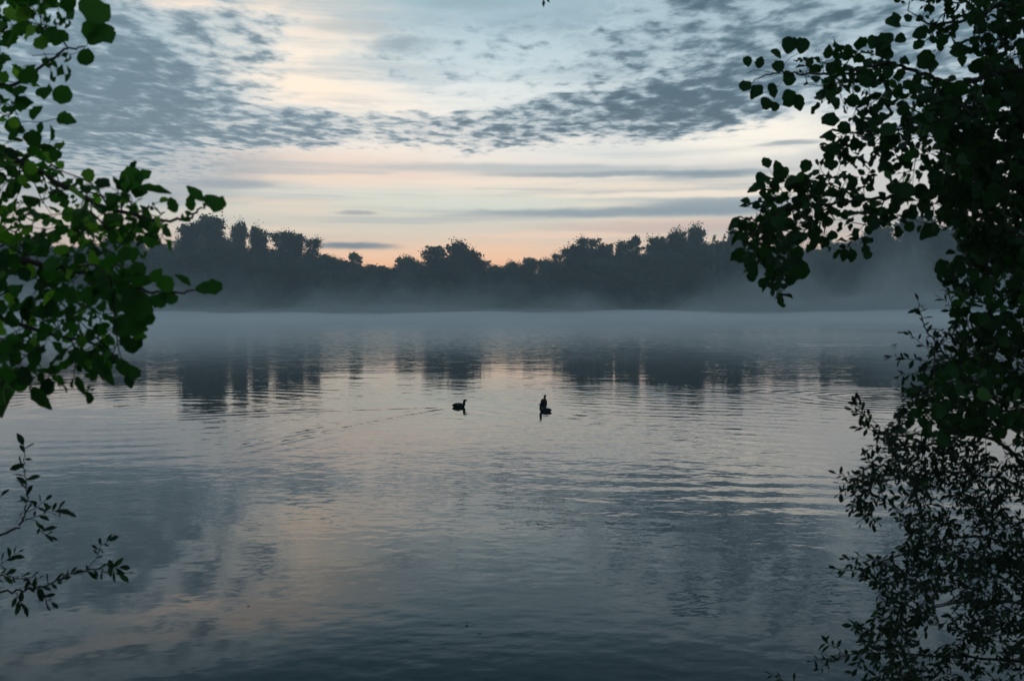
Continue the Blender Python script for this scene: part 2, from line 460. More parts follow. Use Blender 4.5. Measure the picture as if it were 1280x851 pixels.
def smooth_path(pts, sub=6, jit=0.0):
    """Catmull-Rom through pts."""
    P = [Vector(p) for p in pts]
    if len(P) < 3:
        return [P[0].lerp(P[-1], i / sub) for i in range(sub + 1)]
    P = [P[0] * 2 - P[1]] + P + [P[-1] * 2 - P[-2]]
    out = []
    for i in range(1, len(P) - 2):
        for k in range(sub):
            t = k / sub
            a, b, c, d = P[i-1], P[i], P[i+1], P[i+2]
            q = 0.5 * ((2*b) + (c - a) * t + (2*a - 5*b + 4*c - d) * t*t + (3*b - a - 3*c + d) * t**3)
            if jit: q += Vector(RNG.normal(0, jit, 3))
            out.append(q)
    out.append(P[-2]); return out

# ------------------------------------------------------------------ far wood
def leaf_quads(centers, normals_seed, size, rng):
    n = len(centers)
    c = np.asarray(centers)
    a = rng.normal(size=(n, 3)); a /= np.linalg.norm(a, axis=1)[:, None]
    b = rng.normal(size=(n, 3)); b -= (b * a).sum(1)[:, None] * a; b /= np.linalg.norm(b, axis=1)[:, None]
    s = size * rng.uniform(0.6, 1.3, (n, 1))
    k = rng.uniform(0.45, 0.8, (n, 1))
    v = np.stack([c - a * s, c + b * s * k, c + a * s, c - b * s * k], axis=1).reshape(-1, 3)
    f = np.arange(4 * n).reshape(n, 4)
    return v, f

def make_tree_data(kind, seed):
    """One far tree of height 1 x scale: returns trunk MB and crown (verts, faces, tones), built ~20 m tall."""
    rng = np.random.default_rng(seed); H = 20.0
    tb = MB()
    lean = rng.normal(0, 0.5, 2)
    def axis(t): return Vector((lean[0] * t * t, lean[1] * t * t, H * t))
    top = {"broad": 0.82, "tall": 0.93, "pine": 0.95, "birch": 0.95}[kind]
    r0 = {"broad": 0.34, "tall": 0.27, "pine": 0.24, "birch": 0.16}[kind]
    ts = np.linspace(0, top, 9)
    tb.tube([axis(t) - (Vector((0, 0, 0.4)) if t == 0 else Vector()) for t in ts], [r0 * (1.25 if t == 0 else 1) * (1 - 0.85 * t / top) for t in ts], 7)
    clumps = []
    if kind == "broad":
        for i in range(64):
            t = rng.uniform(0.08, 0.96); prof = math.sin(math.pi * min(1, (t + 0.12) / 1.13)) ** 0.55
            rad = 5.8 * prof * math.sqrt(rng.uniform(0.05, 1.0)); th = rng.uniform(0, 2 * math.pi)
            clumps.append((rad * math.cos(th), rad * math.sin(th), H * t, rng.uniform(1.0, 2.1)))
        clumps.append((0, 0, H * 0.955, 0.9))
        for i in range(14): clumps.append((rng.normal(0, 2.6), rng.normal(0, 2.6), H * rng.uniform(0.88, 1.0), rng.uniform(0.25, 0.6)))
    elif kind == "tall":
        for i in range(105):
            t = rng.uniform(0.08, 0.975); prof = (1 - abs((t - 0.48) / 0.55) ** 2.2 * 0.8) * (0.72 + 0.28 * math.sin(t * 15 + seed))
            rad = 4.0 * max(0.15, prof) * rng.uniform(0.05, 1.0) ** 0.6; th = rng.uniform(0, 2 * math.pi)
            clumps.append((rad * math.cos(th), rad * math.sin(th), H * t + 0.15 * rad, rng.uniform(0.35, 1.0)))
        for i in range(7): clumps.append((rng.normal(0, 0.9), rng.normal(0, 0.9), H * rng.uniform(0.93, 1.0), rng.uniform(0.2, 0.45)))
    elif kind == "pine":
        for t in (0.62, 0.70, 0.78, 0.86, 0.92, 0.97):
            for i in range(6):
                rad = rng.uniform(0.8, 4.2) * (1.15 - 0.75 * abs(t - 0.80) / 0.2 * 0.6 if t > 0.8 else 1.0) * (1.0 if t < 0.95 else 0.4); th = rng.uniform(0, 2 * math.pi)
                clumps.append((rad * math.cos(th), rad * math.sin(th), H * t + rng.normal(0, 0.25), rng.uniform(0.7, 1.2)))
    else:
        for i in range(16):
            t = rng.uniform(0.60, 1.0); rad = 1.6 * math.sqrt(rng.uniform(0, 1)) * (1.15 - 0.7 * abs(t - 0.78) / 0.22); th = rng.uniform(0, 2 * math.pi)
            clumps.append((rad * math.cos(th), rad * math.sin(th), H * t, rng.uniform(0.35, 0.75)))
    cs, tones = [], []
    for (x, y, z, r) in clumps:
        t = min(0.92, max(0.12, z / H - 0.10 - 0.02 * math.hypot(x, y)))
        b = axis(min(t, top))
        q = Vector((x + lean[0] * (z / H) ** 2, y + lean[1] * (z / H) ** 2, z))
        mid = b.lerp(q, 0.5) + Vector((0, 0, 0.3))
        lr = r0 * 0.30 * (1.1 - t)
        tb.tube([b, mid, q], [lr + 0.03, lr * 0.6 + 0.02, 0.02], 4)
        flat = 0.42 if kind == "pine" else 0.8
        n = int({"broad": 225, "tall": 170, "pine": 95, "birch": 60}[kind] * r ** 1.3)
        pts = rng.normal(0, 0.72, (n, 3)) * r * np.array([1, 1, flat])
        cs.append(pts + np.array(q)); tones.append(np.clip(rng.normal(0.5, 0.22, n) + rng.normal(0, 0.15), 0, 1))
    cs = np.concatenate(cs); tones = np.concatenate(tones)
    v, f = leaf_quads(cs, None, {"broad": 0.29, "tall": 0.23, "pine": 0.34, "birch": 0.26}[kind], rng)
    return tb, v, f, tones

PROTO = {}
def proto_meshes(kind, var):
    if (kind, var) not in PROTO:
        tb, v, f, tones = make_tree_data(kind, sum(map(ord, kind)) * 10 + var)
        PROTO[(kind, var)] = (tb, v, f, tones, {})
    return PROTO[(kind, var)]

def far_tree(name, px, ytop, width_px, kind, depth_in, label, group=None, var=None, base_z=0.5):
    D = FAR_Y + depth_in
    top = at(px, ytop, D)
    H = top.z - base_z
    var = random.randrange(3) if var is None else var
    tb, v, f, tones, cache = proto_meshes(kind, var)
    root = empty(name, (top.x, D, base_z), random.uniform(0, 6.28))
    nominal = {"broad": 13.0, "tall": 5.6, "pine": 8.5, "birch": 4.0}[kind]
    w = width_px / FPX * D
    sxy = max(0.45, min(1.7, w / nominal))
    root.scale = (sxy, sxy, H / 20.0)
    if "c" not in cache:
        t_ob = tb.build("trunk", M_PALE if kind == "birch" else M_FARBARK, root)
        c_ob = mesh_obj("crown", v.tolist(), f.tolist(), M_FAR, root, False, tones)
        cache["t"], cache["c"] = t_ob.data, c_ob.data
    else:
        for nm, k in (("trunk", "t"), ("crown", "c")):
            o = bpy.data.objects.new(nm, cache[k]); COL.objects.link(o); o.parent = root
    tag(root, label, "tree", group)
    return root

FEATURES = [
    (236, 279, 39, "tall", 12, "tall dark tree at the left end of the high far trees, beside near alder leaves"),
    (254, 271, 42, "tall", 14, "tallest dark tree of the far shore, dense crown near the alder spray"),
    (273, 272, 39, "tall", 16, "tall dark tree of the far shore joined to the tallest crown on its right side"),
    (300, 281, 28, "broad", 12, "slim tall far tree with sky gaps on both sides of its crown"),
    (321, 287, 34, "broad", 13, "pointed small far tree between the slim tall tree and the broad crown"),
    (350, 290, 39, "tall", 12, "broad high far tree with two tufts above the small lens cloud end"),
    (370, 292, 33, "tall", 14, "open topped far tree beside the broad high tree of two tufts"),
    (389, 298, 27, "tall", 11, "last high far tree before the skyline drops, ragged side crown"),
    (404, 318, 9, "birch", 14, "thin twiggy far treetop standing free just past the ragged tree"),
    (440, 317, 25, "pine", 16, "small flat topped lone tree sticking up over the low far skyline"),
    (508, 323, 39, "broad", 12, "low rounded tree bump just before the central far hump"),
    (544, 309, 33, "tall", 14, "open tufted tree on the near side of the central far hump"),
    (570, 306, 51, "broad", 16, "rounded highest tree of the central hump on the far skyline"),
    (590, 315, 33, "broad", 18, "sloping shoulder tree at the end of the central far hump"),
    (698, 317, 18, "tall", 14, "small pointed far tree where the skyline begins to rise again"),
    (716, 306, 30, "tall", 14, "feathery far tree on the rising skyline beneath the grey cloud bar"),
    (737, 297, 39, "tall", 15, "feathery tall tree forming the first peak of the rising far skyline"),
    (754, 305, 24, "tall", 17, "shoulder tree beside the first peak of the rising far skyline"),
    (777, 302, 24, "tall", 14, "narrow dark tree between the first peak and the layered pine"),
    (797, 297, 23, "pine", 15, "layered pine with sky between its boughs on the far skyline"),
    (821, 296, 36, "tall", 14, "open crowned far tree just after the layered pine"),
    (846, 292, 39, "broad", 15, "dense tree climbing towards the highest far crown under the cloud bar"),
    (872, 287, 42, "broad", 17, "dense round tree making the highest crown of the rising far skyline"),
    (893, 295, 8, "birch", 6, "first pale thin trunked birch beside the highest round crown"),
    (904, 292, 8, "birch", 8, "middle pale thin trunked birch of the three on the misty shore"),
    (916, 293, 8, "birch", 5, "pale thin birch nearest to the overhanging alder leaves"),
    (921, 287, 24, "tall", 16, "dark treetop showing just beside the overhanging alder tip"),
    (1142, 272, 66, "broad", 12, "large misty tree framed in the opening under the near alder"),
    (1100, 286, 57, "broad", 15, "misty broad tree under the hanging alder branch, beside the large framed one"),
]
for (px, yt, w, k, dp, lb) in FEATURES:
    far_tree("far_pine" if k == "pine" else ("far_birch" if k == "birch" else "far_tree"), px, yt, w, k, dp, lb)

SKX = [-60, 60, 130, 205, 222, 250, 285, 292, 310, 335, 341, 398, 402, 500, 525, 540, 570, 600, 645, 690, 712, 740, 770, 800, 850, 880, 920, 1000, 1060, 1140, 1200, 1340]
SKY = [296, 298, 300, 296, 298, 298, 302, 306, 304, 306, 303, 309, 324, 326, 327, 318, 313, 323, 320, 319, 311, 305, 307, 304, 297, 295, 298, 300, 292, 282, 278, 276]
GROUPS = [(-80, 215, "dim far trees behind the near left alder leaves", "dark misty far tree mostly behind the near alder leaves"),
          (215, 400, "tall far wood", "dark tree filling in below the tallest far crowns"),
          (400, 690, "low middle far wood", "dark low tree of the even middle stretch of far wood"),
          (690, 925, "rising far wood", "dark tree filling in below the rising far skyline"),
          (925, 1400, "misty far wood", "grey misty far tree beneath and behind the hanging alder boughs")]
for (x0, x1, grp, lb) in GROUPS:
    for (row, dp, frac, step) in (("front", 4.5, 0.55, 21), ("mid", 9.0, 0.80, 18), ("back", 24.0, 0.98, 11)):
        x = x0 + random.uniform(0, step)
        while x < x1:
            ysk = float(np.interp(x, SKX, SKY))
            h = (395 - ysk) * frac * random.uniform(0.86, 1.0)
            yt = 395 - h + (random.choice((-3, 0, 1, 3, 6)) if row == "back" else 0)
            far_tree("far_tree", x, yt, random.uniform(44, 74) if row != "back" else random.uniform(20, 50),
                     "broad" if row == "front" else random.choice(["broad", "broad", "broad", "tall"]) if row == "mid" else random.choice(["broad", "tall"]), dp + random.uniform(-1.5, 3), lb, grp)
            x += step * random.uniform(0.7, 1.35)

def undergrowth():
    rng = np.random.default_rng(5); n = 34000
    xs = rng.uniform(-215, 215, n); t = rng.uniform(0.3, 9, n)
    hh = np.array([3.4 + 3.0 * (0.5 + 0.5 * mnoise.noise(Vector((x * 0.09, q * 0.3, 0)))) + 1.3 * mnoise.noise(Vector((x * 0.4, 0, 2))) for x, q in zip(xs, t)])
    hh *= np.minimum(1, 0.35 + t / 3.0)
    z = 0.1 + hh * rng.uniform(0, 1, n) ** 0.7
    y = np.array([shore_y(x) for x in xs]) + t
    v, f = leaf_quads(np.stack([xs, y, z], 1), None, 0.58, rng)
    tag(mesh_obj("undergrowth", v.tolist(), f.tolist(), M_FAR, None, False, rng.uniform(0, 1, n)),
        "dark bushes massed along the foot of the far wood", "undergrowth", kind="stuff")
undergrowth()

# ------------------------------------------------------------------ air and mist
def vol_mat(name, dens, col=(1, 1, 1, 1), aniso=0.0):
    m, nt, out = new_mat(name)
    p = nt.nodes.new("ShaderNodeVolumePrincipled")
    p.inputs["Color"].default_value = col
    p.inputs["Density"].default_value = dens
    p.inputs["Anisotropy"].default_value = aniso
    p.inputs["Density Attribute"].default_value = ""
    p.inputs["Temperature Attribute"].default_value = ""
    nt.links.new(p.outputs[0], out.inputs["Volume"])
    return m

def box(name, x0, x1, y0, y1, z0, z1, mat):
    v = [(x, y, z) for z in (z0, z1) for y in (y0, y1) for x in (x0, x1)]
    f = [(0, 2, 3, 1), (4, 5, 7, 6), (0, 1, 5, 4), (2, 6, 7, 3), (0, 4, 6, 2), (1, 3, 7, 5)]
    return mesh_obj(name, v, f, mat, None, False)

hz = box("haze", -SPAN - 3, SPAN + 3, -28, FAR_Y + 75, -2.0, 36.0, vol_mat("haze_air", 0.0008, (0.80, 0.94, 1.0, 1), 0.0))
tag(hz, "thin blue haze over the whole lake", "haze", kind="stuff")

def mist_sheet(name, label, xs, ys, ftop, dens, z0=0.03):
    nx, ny = len(xs), len(ys)
    v = [(x, y, max(z0 + 0.01, ftop(x, y))) for y in ys for x in xs]
    v += [(x, y, z0) for y in ys for x in xs]
    o = nx * ny; f = []
    for j in range(ny - 1):
        for i in range(nx - 1):
            q = (j*nx+i, j*nx+i+1, (j+1)*nx+i+1, (j+1)*nx+i)
            f.append(q); f.append(tuple(o + k for k in reversed(q)))
    for i in range(nx - 1):
        f.append((o+i, o+i+1, i+1, i)); k = (ny-1)*nx
        f.append((k+i, k+i+1, o+k+i+1, o+k+i))
    for j in range(ny - 1):
        f.append((j*nx, (j+1)*nx, o+(j+1)*nx, o+j*nx)); k = nx - 1
        f.append((o+j*nx+k, o+(j+1)*nx+k, (j+1)*nx+k, j*nx+k))
    ob = mesh_obj(name, v, f, vol_mat(name, dens, (0.95, 0.985, 1.0, 1), 0.0))
    return tag(ob, label, "mist", kind="stuff")

def edge(x, y, y0, y1, fy0, fy1, xm=250, fx=60):
    s = lambda t: max(0.0, min(1.0, t)) ** 2 * (3 - 2 * max(0.0, min(1.0, t)))
    return s((y - y0) / fy0) * s((y1 - y) / fy1) * s((xm - abs(x)) / fx)
def low_top(x, y):
    n = mnoise.fractal(Vector((x * 0.042, y * 0.020, 1.0)), 0.8, 2.1, 4)
    n2 = mnoise.noise(Vector((x * 0.012, y * 0.006, 6.0)))
    near = max(0.0, min(1.0, (y - 34) / 95.0)) ** 1.15
    far = max(0.0, min(1.0, (y - 190) / 110.0))
    return 0.04 + max(0.12, 1.05 + 0.85 * n + 0.8 * n2 + 0.45 * far) * near * edge(x, y, -500, 318, 10, 10)
mist_sheet("mist", "low white mist lying on the far half of the lake", list(np.linspace(-250, 250, 126)), list(np.linspace(34, 318, 95)), low_top, 0.030)
def bank_top(x, y):
    n = mnoise.fractal(Vector((x * 0.050 + y * 0.05, y * 0.19, 11.0)), 0.75, 2.1, 4)
    n2 = mnoise.noise(Vector((x * 0.014, y * 0.02, 16.0)))
    side = 1.0 + 1.9 * max(0.0, min(1.0, (x - 40) / 70)) + 0.5 * max(0.0, min(1.0, (-x - 60) / 60))
    return 0.05 + max(2.4 + 1.2 * n2, 4.4 + 10.5 * n + 4.5 * n2) * side * edge(x, y, 252, 314, 20, 8)
mist_sheet("mist_bank", "drifting mist rising in plumes before the far wood", list(np.linspace(-250, 250, 220)), list(np.linspace(252, 314, 60)), bank_top, 0.017)

# ------------------------------------------------------------------ foreground leaves
def leaf_template(outline, fold, curl, wav, rows_skip=()):
    """Blade along +x, width y, normal z; rows of (left, mid, right)."""
    v, f = [], []
    for i, (t, w) in enumerate(outline):
        zc = -curl * t * t
        wv = wav * math.sin(t * 9 + 1)
        v += [(t - (0.05 if i == len(outline) - 1 else 0) * 0, w, zc + w * fold + wv * w), (t if i < len(outline) - 1 else t - 0.06, 0, zc), (t, -w, zc + w * fold - wv * w)]
    for i in range(len(outline) - 1):
        a = i * 3
        for k in (0, 1):
            if (i, k) in rows_skip: continue
            f.append((a + k, a + 3 + k, a + 4 + k, a + 1 + k))
    return np.array(v), f
ALDER = [(0, 0.02), (0.06, 0.14), (0.18, 0.28), (0.34, 0.39), (0.52, 0.45), (0.70, 0.45), (0.85, 0.37), (0.96, 0.22), (1.0, 0.10)]
WILLOW = [(0, 0.01), (0.10, 0.07), (0.28, 0.14), (0.50, 0.185), (0.70, 0.17), (0.86, 0.10), (0.96, 0.04), (1.0, 0.006)]
OVATE = [(0, 0.02), (0.07, 0.17), (0.20, 0.30), (0.36, 0.37), (0.52, 0.35), (0.68, 0.30), (0.82, 0.20), (0.93, 0.10), (1.0, 0.02)]
def toothed(o, k): return [(t, w * (1 + (0.07 if i % 2 else -0.05) * k)) for i, (t, w) in enumerate(o)]
T_ALDER = [leaf_template(toothed(ALDER, a), f, c, w) for a, f, c, w in ((1, 0.25, 0.12, 0.10), (1.4, 0.10, 0.24, 0.24), (0.8, 0.50, 0.05, 0.05), (1.2, 0.15, -0.15, 0.30))]
T_ALDER += [leaf_template(toothed(OVATE, a), f, c, w) for a, f, c, w in ((1, 0.20, 0.20, 0.2), (1.3, 0.55, 0.12, 0.1), (1, 0.05, 0.30, 0.35))]
T_CHEWED = [leaf_template(ALDER, 0.2, 0.1, 0.2, {(2, 0), (4, 1), (5, 0), (3, 1)}), leaf_template(ALDER, 0.2, 0.15, 0.1, {(3, 0), (5, 1), (6, 1)})]
T_WILLOW = [leaf_template(WILLOW, f, c, w) for f, c, w in ((0.3, 0.12, 0.1), (0.15, 0.25, 0.2), (0.5, -0.05, 0.05))]

def add_leaf(mb, base, d, n, size, temps, tone, wide=1.0):
    d = d.normalized(); s = n.cross(d)
    if s.length < 1e-4: s = d.orthogonal()
    s.normalize(); n = d.cross(s)
    v, f = random.choice(temps)
    Mx = np.array([d[:], (s * wide)[:], n[:]])
    mb.add(np.asarray(base)[None, :] + (v * size) @ Mx, f, tone)

def rvec(s=1.0): return Vector(RNG.normal(0, s, 3))

class Plant:
    """A foreground plant: each limb is a part with its wood, its leaves are that limb's foliage."""
    def __init__(s, root, kind):
        s.root, s.kind = root, kind; s.limbs = []
    def limb(s, pts, r0, r1, sub=7):
        path = smooth_path(pts, sub, 0.004)
        n = len(path); rad = [r0 + (r1 - r0) * (i / (n - 1)) ** 0.7 for i in range(n)]
        L = {"wood": MB(), "leaf": MB(), "nodes": [(p, r) for p, r in zip(path, rad)], "path": path}
        L["wood"].tube(path, rad, 7)
        s.limbs.append(L); return L
    def twig(s, L, a, ra, b, n_leaf, size, bare=0.25, spread=1.0, tone=(0.45, 0.2), droop=0.25, temps=None, end=True):
        a, b = Vector(a), Vector(b)
        ln = (b - a).length
        m1 = a.lerp(b, 0.35) + rvec(ln * 0.06) + Vector((0, 0, ln * 0.06))
        m2 = a.lerp(b, 0.7) + rvec(ln * 0.05) + Vector((0, 0, ln * 0.03))
        path = smooth_path([a, m1, m2, b], 4)
        n = len(path); r_in = min(ra, 0.0012 + ln * 0.010); rad = [r_in + (0.0009 - r_in) * i / (n - 1) for i in range(n)]
        L["wood"].tube(path, rad, 5)
        for i in range(3, n, 2): L["nodes"].append((path[i], rad[i]))
        s.leaves(L, path, n_leaf, size, bare, spread, tone, droop, temps, end)
        return path
    def leaves(s, L, path, n_leaf, size, bare=0.25, spread=1.0, tone=(0.45, 0.2), droop=0.25, temps=None, end=True):
        n = len(path); side = random.choice((1, -1))
        for k in range(n_leaf):
            t = bare + (1 - bare) * (k + 0.5 * random.random()) / max(1, n_leaf - 0.5)
            t = min(t, 1.0); i = min(n - 2, int(t * (n - 1))); u = t * (n - 1) - i
            p = path[i].lerp(path[i + 1], min(1, u)); ax = (path[i + 1] - path[i]).normalized()
            side = -side
            out = Vector((ax.z, 0, -ax.x)); out = out * side if out.length > 0.1 else Vector((side, 0, 0))
            d = ax * random.uniform(0.3, 1.0) + out.normalized() * random.uniform(0.5, 1.0) * spread + rvec(0.30) + Vector((0, 0, -droop))
            if end and k == n_leaf - 1: d = ax + rvec(0.2) + Vector((0, 0, -droop * 0.5))
            d.normalize()
            sz = size * (random.uniform(0.62, 1.18) if random.random() < 0.8 else random.uniform(0.35, 0.7))
            if s.kind == "alder":
                nr = Vector((0, -0.6 * random.choice((1, 1, -1)), 0.55)) + rvec(0.62)
                pet = sz * random.uniform(0.18, 0.32)
                q = p + d * pet
                L["wood"].tube([p, q], [0.0011, 0.0008], 4)
                tp = temps or (T_CHEWED if random.random() < 0.07 else T_ALDER)
                add_leaf(L["leaf"], q, d, nr, sz, tp, float(np.clip(random.gauss(*tone), 0, 1)), random.uniform(0.85, 1.1))
            else:
                nr = Vector((0, -0.5, 0.7)) + rvec(0.5)
                add_leaf(L["leaf"], p + d * 0.002, d, nr, sz, T_WILLOW, float(np.clip(random.gauss(*tone), 0, 1)), random.uniform(0.85, 1.35))
    def fill(s, *a, layers=1, **k):
        for i in range(layers): s.fill_one(*a, **k)
    def fill_one(s, poly, holes, spacing, depth, n_leaf, size, limbs, tone=(0.45, 0.2), keep=1.0, reach=0.34, jit=0.30, clump=None):
        """Grow twigs to points spread through an outline, each from the nearest wood already there."""
        xs = [p[0] for p in poly]; ys = [p[1] for p in poly]
        pts = []
        tries = int((max(xs) - min(xs)) * (max(ys) - min(ys)) / spacing ** 2 * 9)
        cell = {}
        for _ in range(tries):
            x, y = random.uniform(min(xs), max(xs)), random.uniform(min(ys), max(ys))
            if not inside(x, y, poly): continue
            if any(((x - h[0]) / h[2]) ** 2 + ((y - h[1]) / h[3]) ** 2 < 1 for h in holes): continue
            if clump is not None and mnoise.fractal(Vector((x * 0.022, y * 0.026, clump)), 0.8, 2.1, 3) < -0.10: continue
            cx, cy = int(x // spacing), int(y // spacing)
            if any((q[0] - x) ** 2 + (q[1] - y) ** 2 < spacing ** 2 for i in (-1, 0, 1) for j in (-1, 0, 1) for q in cell.get((cx + i, cy + j), ())): continue
            cell.setdefault((cx, cy), []).append((x, y))
            if random.random() > keep: continue
            d = depth(x, y) + random.gauss(0, jit)
            pts.append((at(x, y, d), (x, y)))
        nodes = [(p, L) for L in limbs for (p, r) in L["nodes"]]
        arr = np.array([p[:] for p, _ in nodes]); own = [L for _, L in nodes]
        order = sorted(pts, key=lambda q: float(np.min(np.linalg.norm(arr - np.array(q[0][:]), axis=1))))
        buf = [arr]; A = arr
        for (c, _) in order:
            dd = np.linalg.norm(A - np.array(c[:]), axis=1)
            i = int(np.argmin(np.where(dd < 0.06, dd + 0.3, dd)))
            a = Vector(A[i]); L = own[i]; ln = (c - a).length
            end = c + (c - a).normalized() * min(0.05, ln * 0.3)
            path = s.twig(L, a, 0.006, end, n_leaf + random.choice((-1, 0, 0, 1)) + int(max(0, ln - reach) * 6), size, 0.15 if ln < reach else 0.35, 1.0, tone)
            new = np.array([path[k][:] for k in range(3, len(path), 3)])
            A = np.concatenate([A, new]); own += [L] * len(new)
        return len(pts)
    def finish(s, leaf_mat, wood_mat):
        for L in s.limbs:
            b = L["wood"].build("branch", wood_mat, s.root)
            if L["leaf"].n: L["leaf"].build("foliage", leaf_mat, b, True, True)

def inside(x, y, poly):
    r = False; j = len(poly) - 1
    for i in range(len(poly)):
        (xi, yi), (xj, yj) = poly[i], poly[j]
        if (yi > y) != (yj > y) and x < (xj - xi) * (y - yi) / (yj - yi) + xi: r = not r
        j = i
    return r

def trunk(root, pts, r0, r1, mat):
    mb = MB(); path = smooth_path(pts, 8, 0.006)
    n = len(path)
    mb.tube(path, [(r0 + (r1 - r0) * i / (n - 1)) * (1.35 if i == 0 else 1.12 if i == 1 else 1) for i in range(n)], 12)
    mb.build("trunk", mat, root)
    return path

def px_path(pts): return [at(*p) for p in pts]

# --- left alder
def left_alder():
    root = empty("alder_tree", (0, 0, 0))
    tag(root, "near alder with large round green leaves reaching in from the left edge", "tree")
    tx, ty = -2.55, 3.4
    tp = trunk(root, [(tx - .1, ty, near_z(tx, ty) - 0.15), (tx, ty, 2.2), (tx - .15, ty + .1, 4.2), (tx + .1, ty, 6.5)], 0.13, 0.06, M_BARK)
    P = Plant(root, "alder")
    D = 3.2
    def from_trunk(z): return Vector((tx - .05, ty, z))
    top = P.limb([from_trunk(4.2)] + px_path([(-90, -40, 3.3), (10, -25, 3.2), (60, -20, 3.1), (110, -12, 3.05)]), 0.018, 0.003)
    up = P.limb([from_trunk(3.5)] + px_path([(-120, 70, 3.3), (-40, 95, 3.2), (20, 105, 3.2), (75, 66, 3.1), (106, 58, 3.05)]), 0.014, 0.002)
    mid = P.limb([from_trunk(3.3)] + px_path([(-100, 190, 3.3), (0, 195, 3.2), (50, 215, 3.15), (110, 250, 3.1), (180, 272, 3.0), (225, 274, 3.0), (252, 262, 2.98), (258, 250, 2.97)]), 0.016, 0.0018)
    low = P.limb([from_trunk(3.0)] + px_path([(-100, 300, 3.3), (0, 320, 3.2), (80, 335, 3.15), (140, 352, 3.05), (185, 362, 3.0), (225, 366, 2.98), (250, 360, 2.97)]), 0.015, 0.0018)
    bot = P.limb([from_trunk(2.8)] + px_path([(-100, 385, 3.3), (0, 400, 3.2), (70, 420, 3.15), (125, 432, 3.05), (160, 462, 3.0)]), 0.014, 0.0018)
    bot2 = P.limb([from_trunk(2.6)] + px_path([(-110, 440, 3.3), (-20, 455, 3.2), (25, 470, 3.15), (52, 500, 3.1)]), 0.010, 0.0016)
    dep = lambda x, y: 3.2 - 0.0006 * x + 0.25 * mnoise.noise(Vector((x * .012, y * .012, 4)))
    n = 0
    tone = (0.50, 0.24)
    P.fill([(-140, -70), (84, -60), (70, 4), (62, 28), (46, 40), (26, 46), (8, 40), (0, 62), (-140, 150)], [(22, 48, 10, 10)], 18, dep, 7, 0.055, [top, up], (0.62, 0.22), 1.0)
    P.fill([(-140, 60), (14, 62), (30, 78), (40, 96), (20, 125), (34, 150), (30, 166), (-140, 168)], [(60, 80, 16, 16), (18, 86, 8, 9), (5, 133, 10, 8)], 20, dep, 5, 0.052, [up, mid], (0.5, 0.22), 0.9)
    P.fill([(-140, 165), (36, 176), (66, 188), (78, 208), (74, 234), (118, 244), (150, 228), (170, 226), (172, 244), (196, 258), (206, 280), (206, 296), (186, 310),
            (186, 326), (166, 338), (118, 326), (60, 340), (-140, 330)],
           [(58, 230, 10, 6), (120, 325, 13, 10), (22, 268, 7, 5), (46, 256, 6, 5)], 16, dep, 6, 0.048, [mid, low], (0.45, 0.24), 0.95)
    P.fill([(-140, 325), (100, 330), (150, 338), (180, 360), (182, 380), (160, 386), (150, 398), (168, 418), (156, 440), (150, 458), (128, 462), (104, 478), (76, 480),
            (44, 472), (48, 490), (22, 478), (0, 500), (-140, 520)],
           [(78, 322, 13, 9), (46, 360, 6, 12), (76, 376, 16, 5), (84, 400, 13, 7), (26, 412, 12, 6), (112, 434, 16, 5), (66, 432, 5, 5), (46, 418, 6, 10), (134, 412, 8, 12), (10, 440, 6, 8)],
           17, dep, 6, 0.053, [low, bot, bot2], (0.36, 0.2), 0.95)
    # single leaves that stand clear of the mass
    def leaf(L, bx, by, ex, ey, d=3.05, tone=0.5, temps=None, wide=1.0, nrm=None):
        a, b = at(bx, by, d), at(ex, ey, d - 0.004)
        add_leaf(L["leaf"], a, b - a, (nrm or Vector((0.1, -0.9, 0.35))) + rvec(0.15), (b - a).length, temps or T_ALDER, tone, wide)
    def stalk(L, pts, r=0.0012, d=3.05): L["wood"].tube(smooth_path([at(x, y, d) for x, y in pts], 4), [r] * (4 * (len(pts) - 1) + 1 if len(pts) > 2 else 5), 4)
    leaf(top, 100, 0, 133, 26, 3.0, 0.62, T_ALDER[:1], 0.95); leaf(top, 109, 54, 139, 33, 3.0, 0.5, T_ALDER[1:2], 1.0); leaf(top, 116, 22, 112, 50, 3.01, 0.55, T_ALDER[:1], .9)
    stalk(up, [(40, 70), (62, 68), (90, 68), (106, 60), (112, 50)])
    leaf(up, 96, 72, 118, 74, 3.05, 0.35, None, 1.05); leaf(up, 66, 57, 80, 38, 3.05, 0.6); leaf(up, 66, 28, 88, 30, 3.05, 0.4, T_CHEWED, 0.7)
    leaf(up, 70, 68, 88, 74, 3.05, 0.3, T_CHEWED, 0.8); leaf(up, 62, 98, 88, 90, 3.05, 0.3, T_CHEWED, 1.1); leaf(up, 52, 74, 70, 84, 3.05, 0.3, T_CHEWED, 0.7)
    stalk(up, [(55, 66), (62, 80), (64, 96)])
    stalk(mid, [(10, 160), (30, 152), (50, 153), (72, 148)])
    leaf(mid, 71, 148, 95, 152, 3.05, 0.5); leaf(mid, 44, 115, 66, 118, 3.05, 0.45); leaf(mid, 66, 114, 90, 124, 3.05, 0.5); leaf(mid, 40, 150, 52, 132, 3.05, 0.45)
    leaf(mid, 52, 152, 48, 170, 3.05, 0.35, None, .6); leaf(mid, 22, 100, 45, 90, 3.05, 0.5); leaf(mid, 16, 118, 32, 108, 3.05, 0.45)
    leaf(mid, 254, 252, 233, 230, 2.97, 0.5, None, 0.62); leaf(mid, 254, 246, 282, 262, 2.97, 0.45, None, 0.72); leaf(mid, 240, 264, 238, 242, 2.97, 0.4, None, 0.8)
    leaf(mid, 220, 266, 212, 246, 2.98, 0.35, None, 0.9); leaf(mid, 226, 274, 240, 268, 2.98, 0.3, T_CHEWED, 1.0); leaf(mid, 172, 238, 214, 240, 3.0, 0.3, None, 0.4)
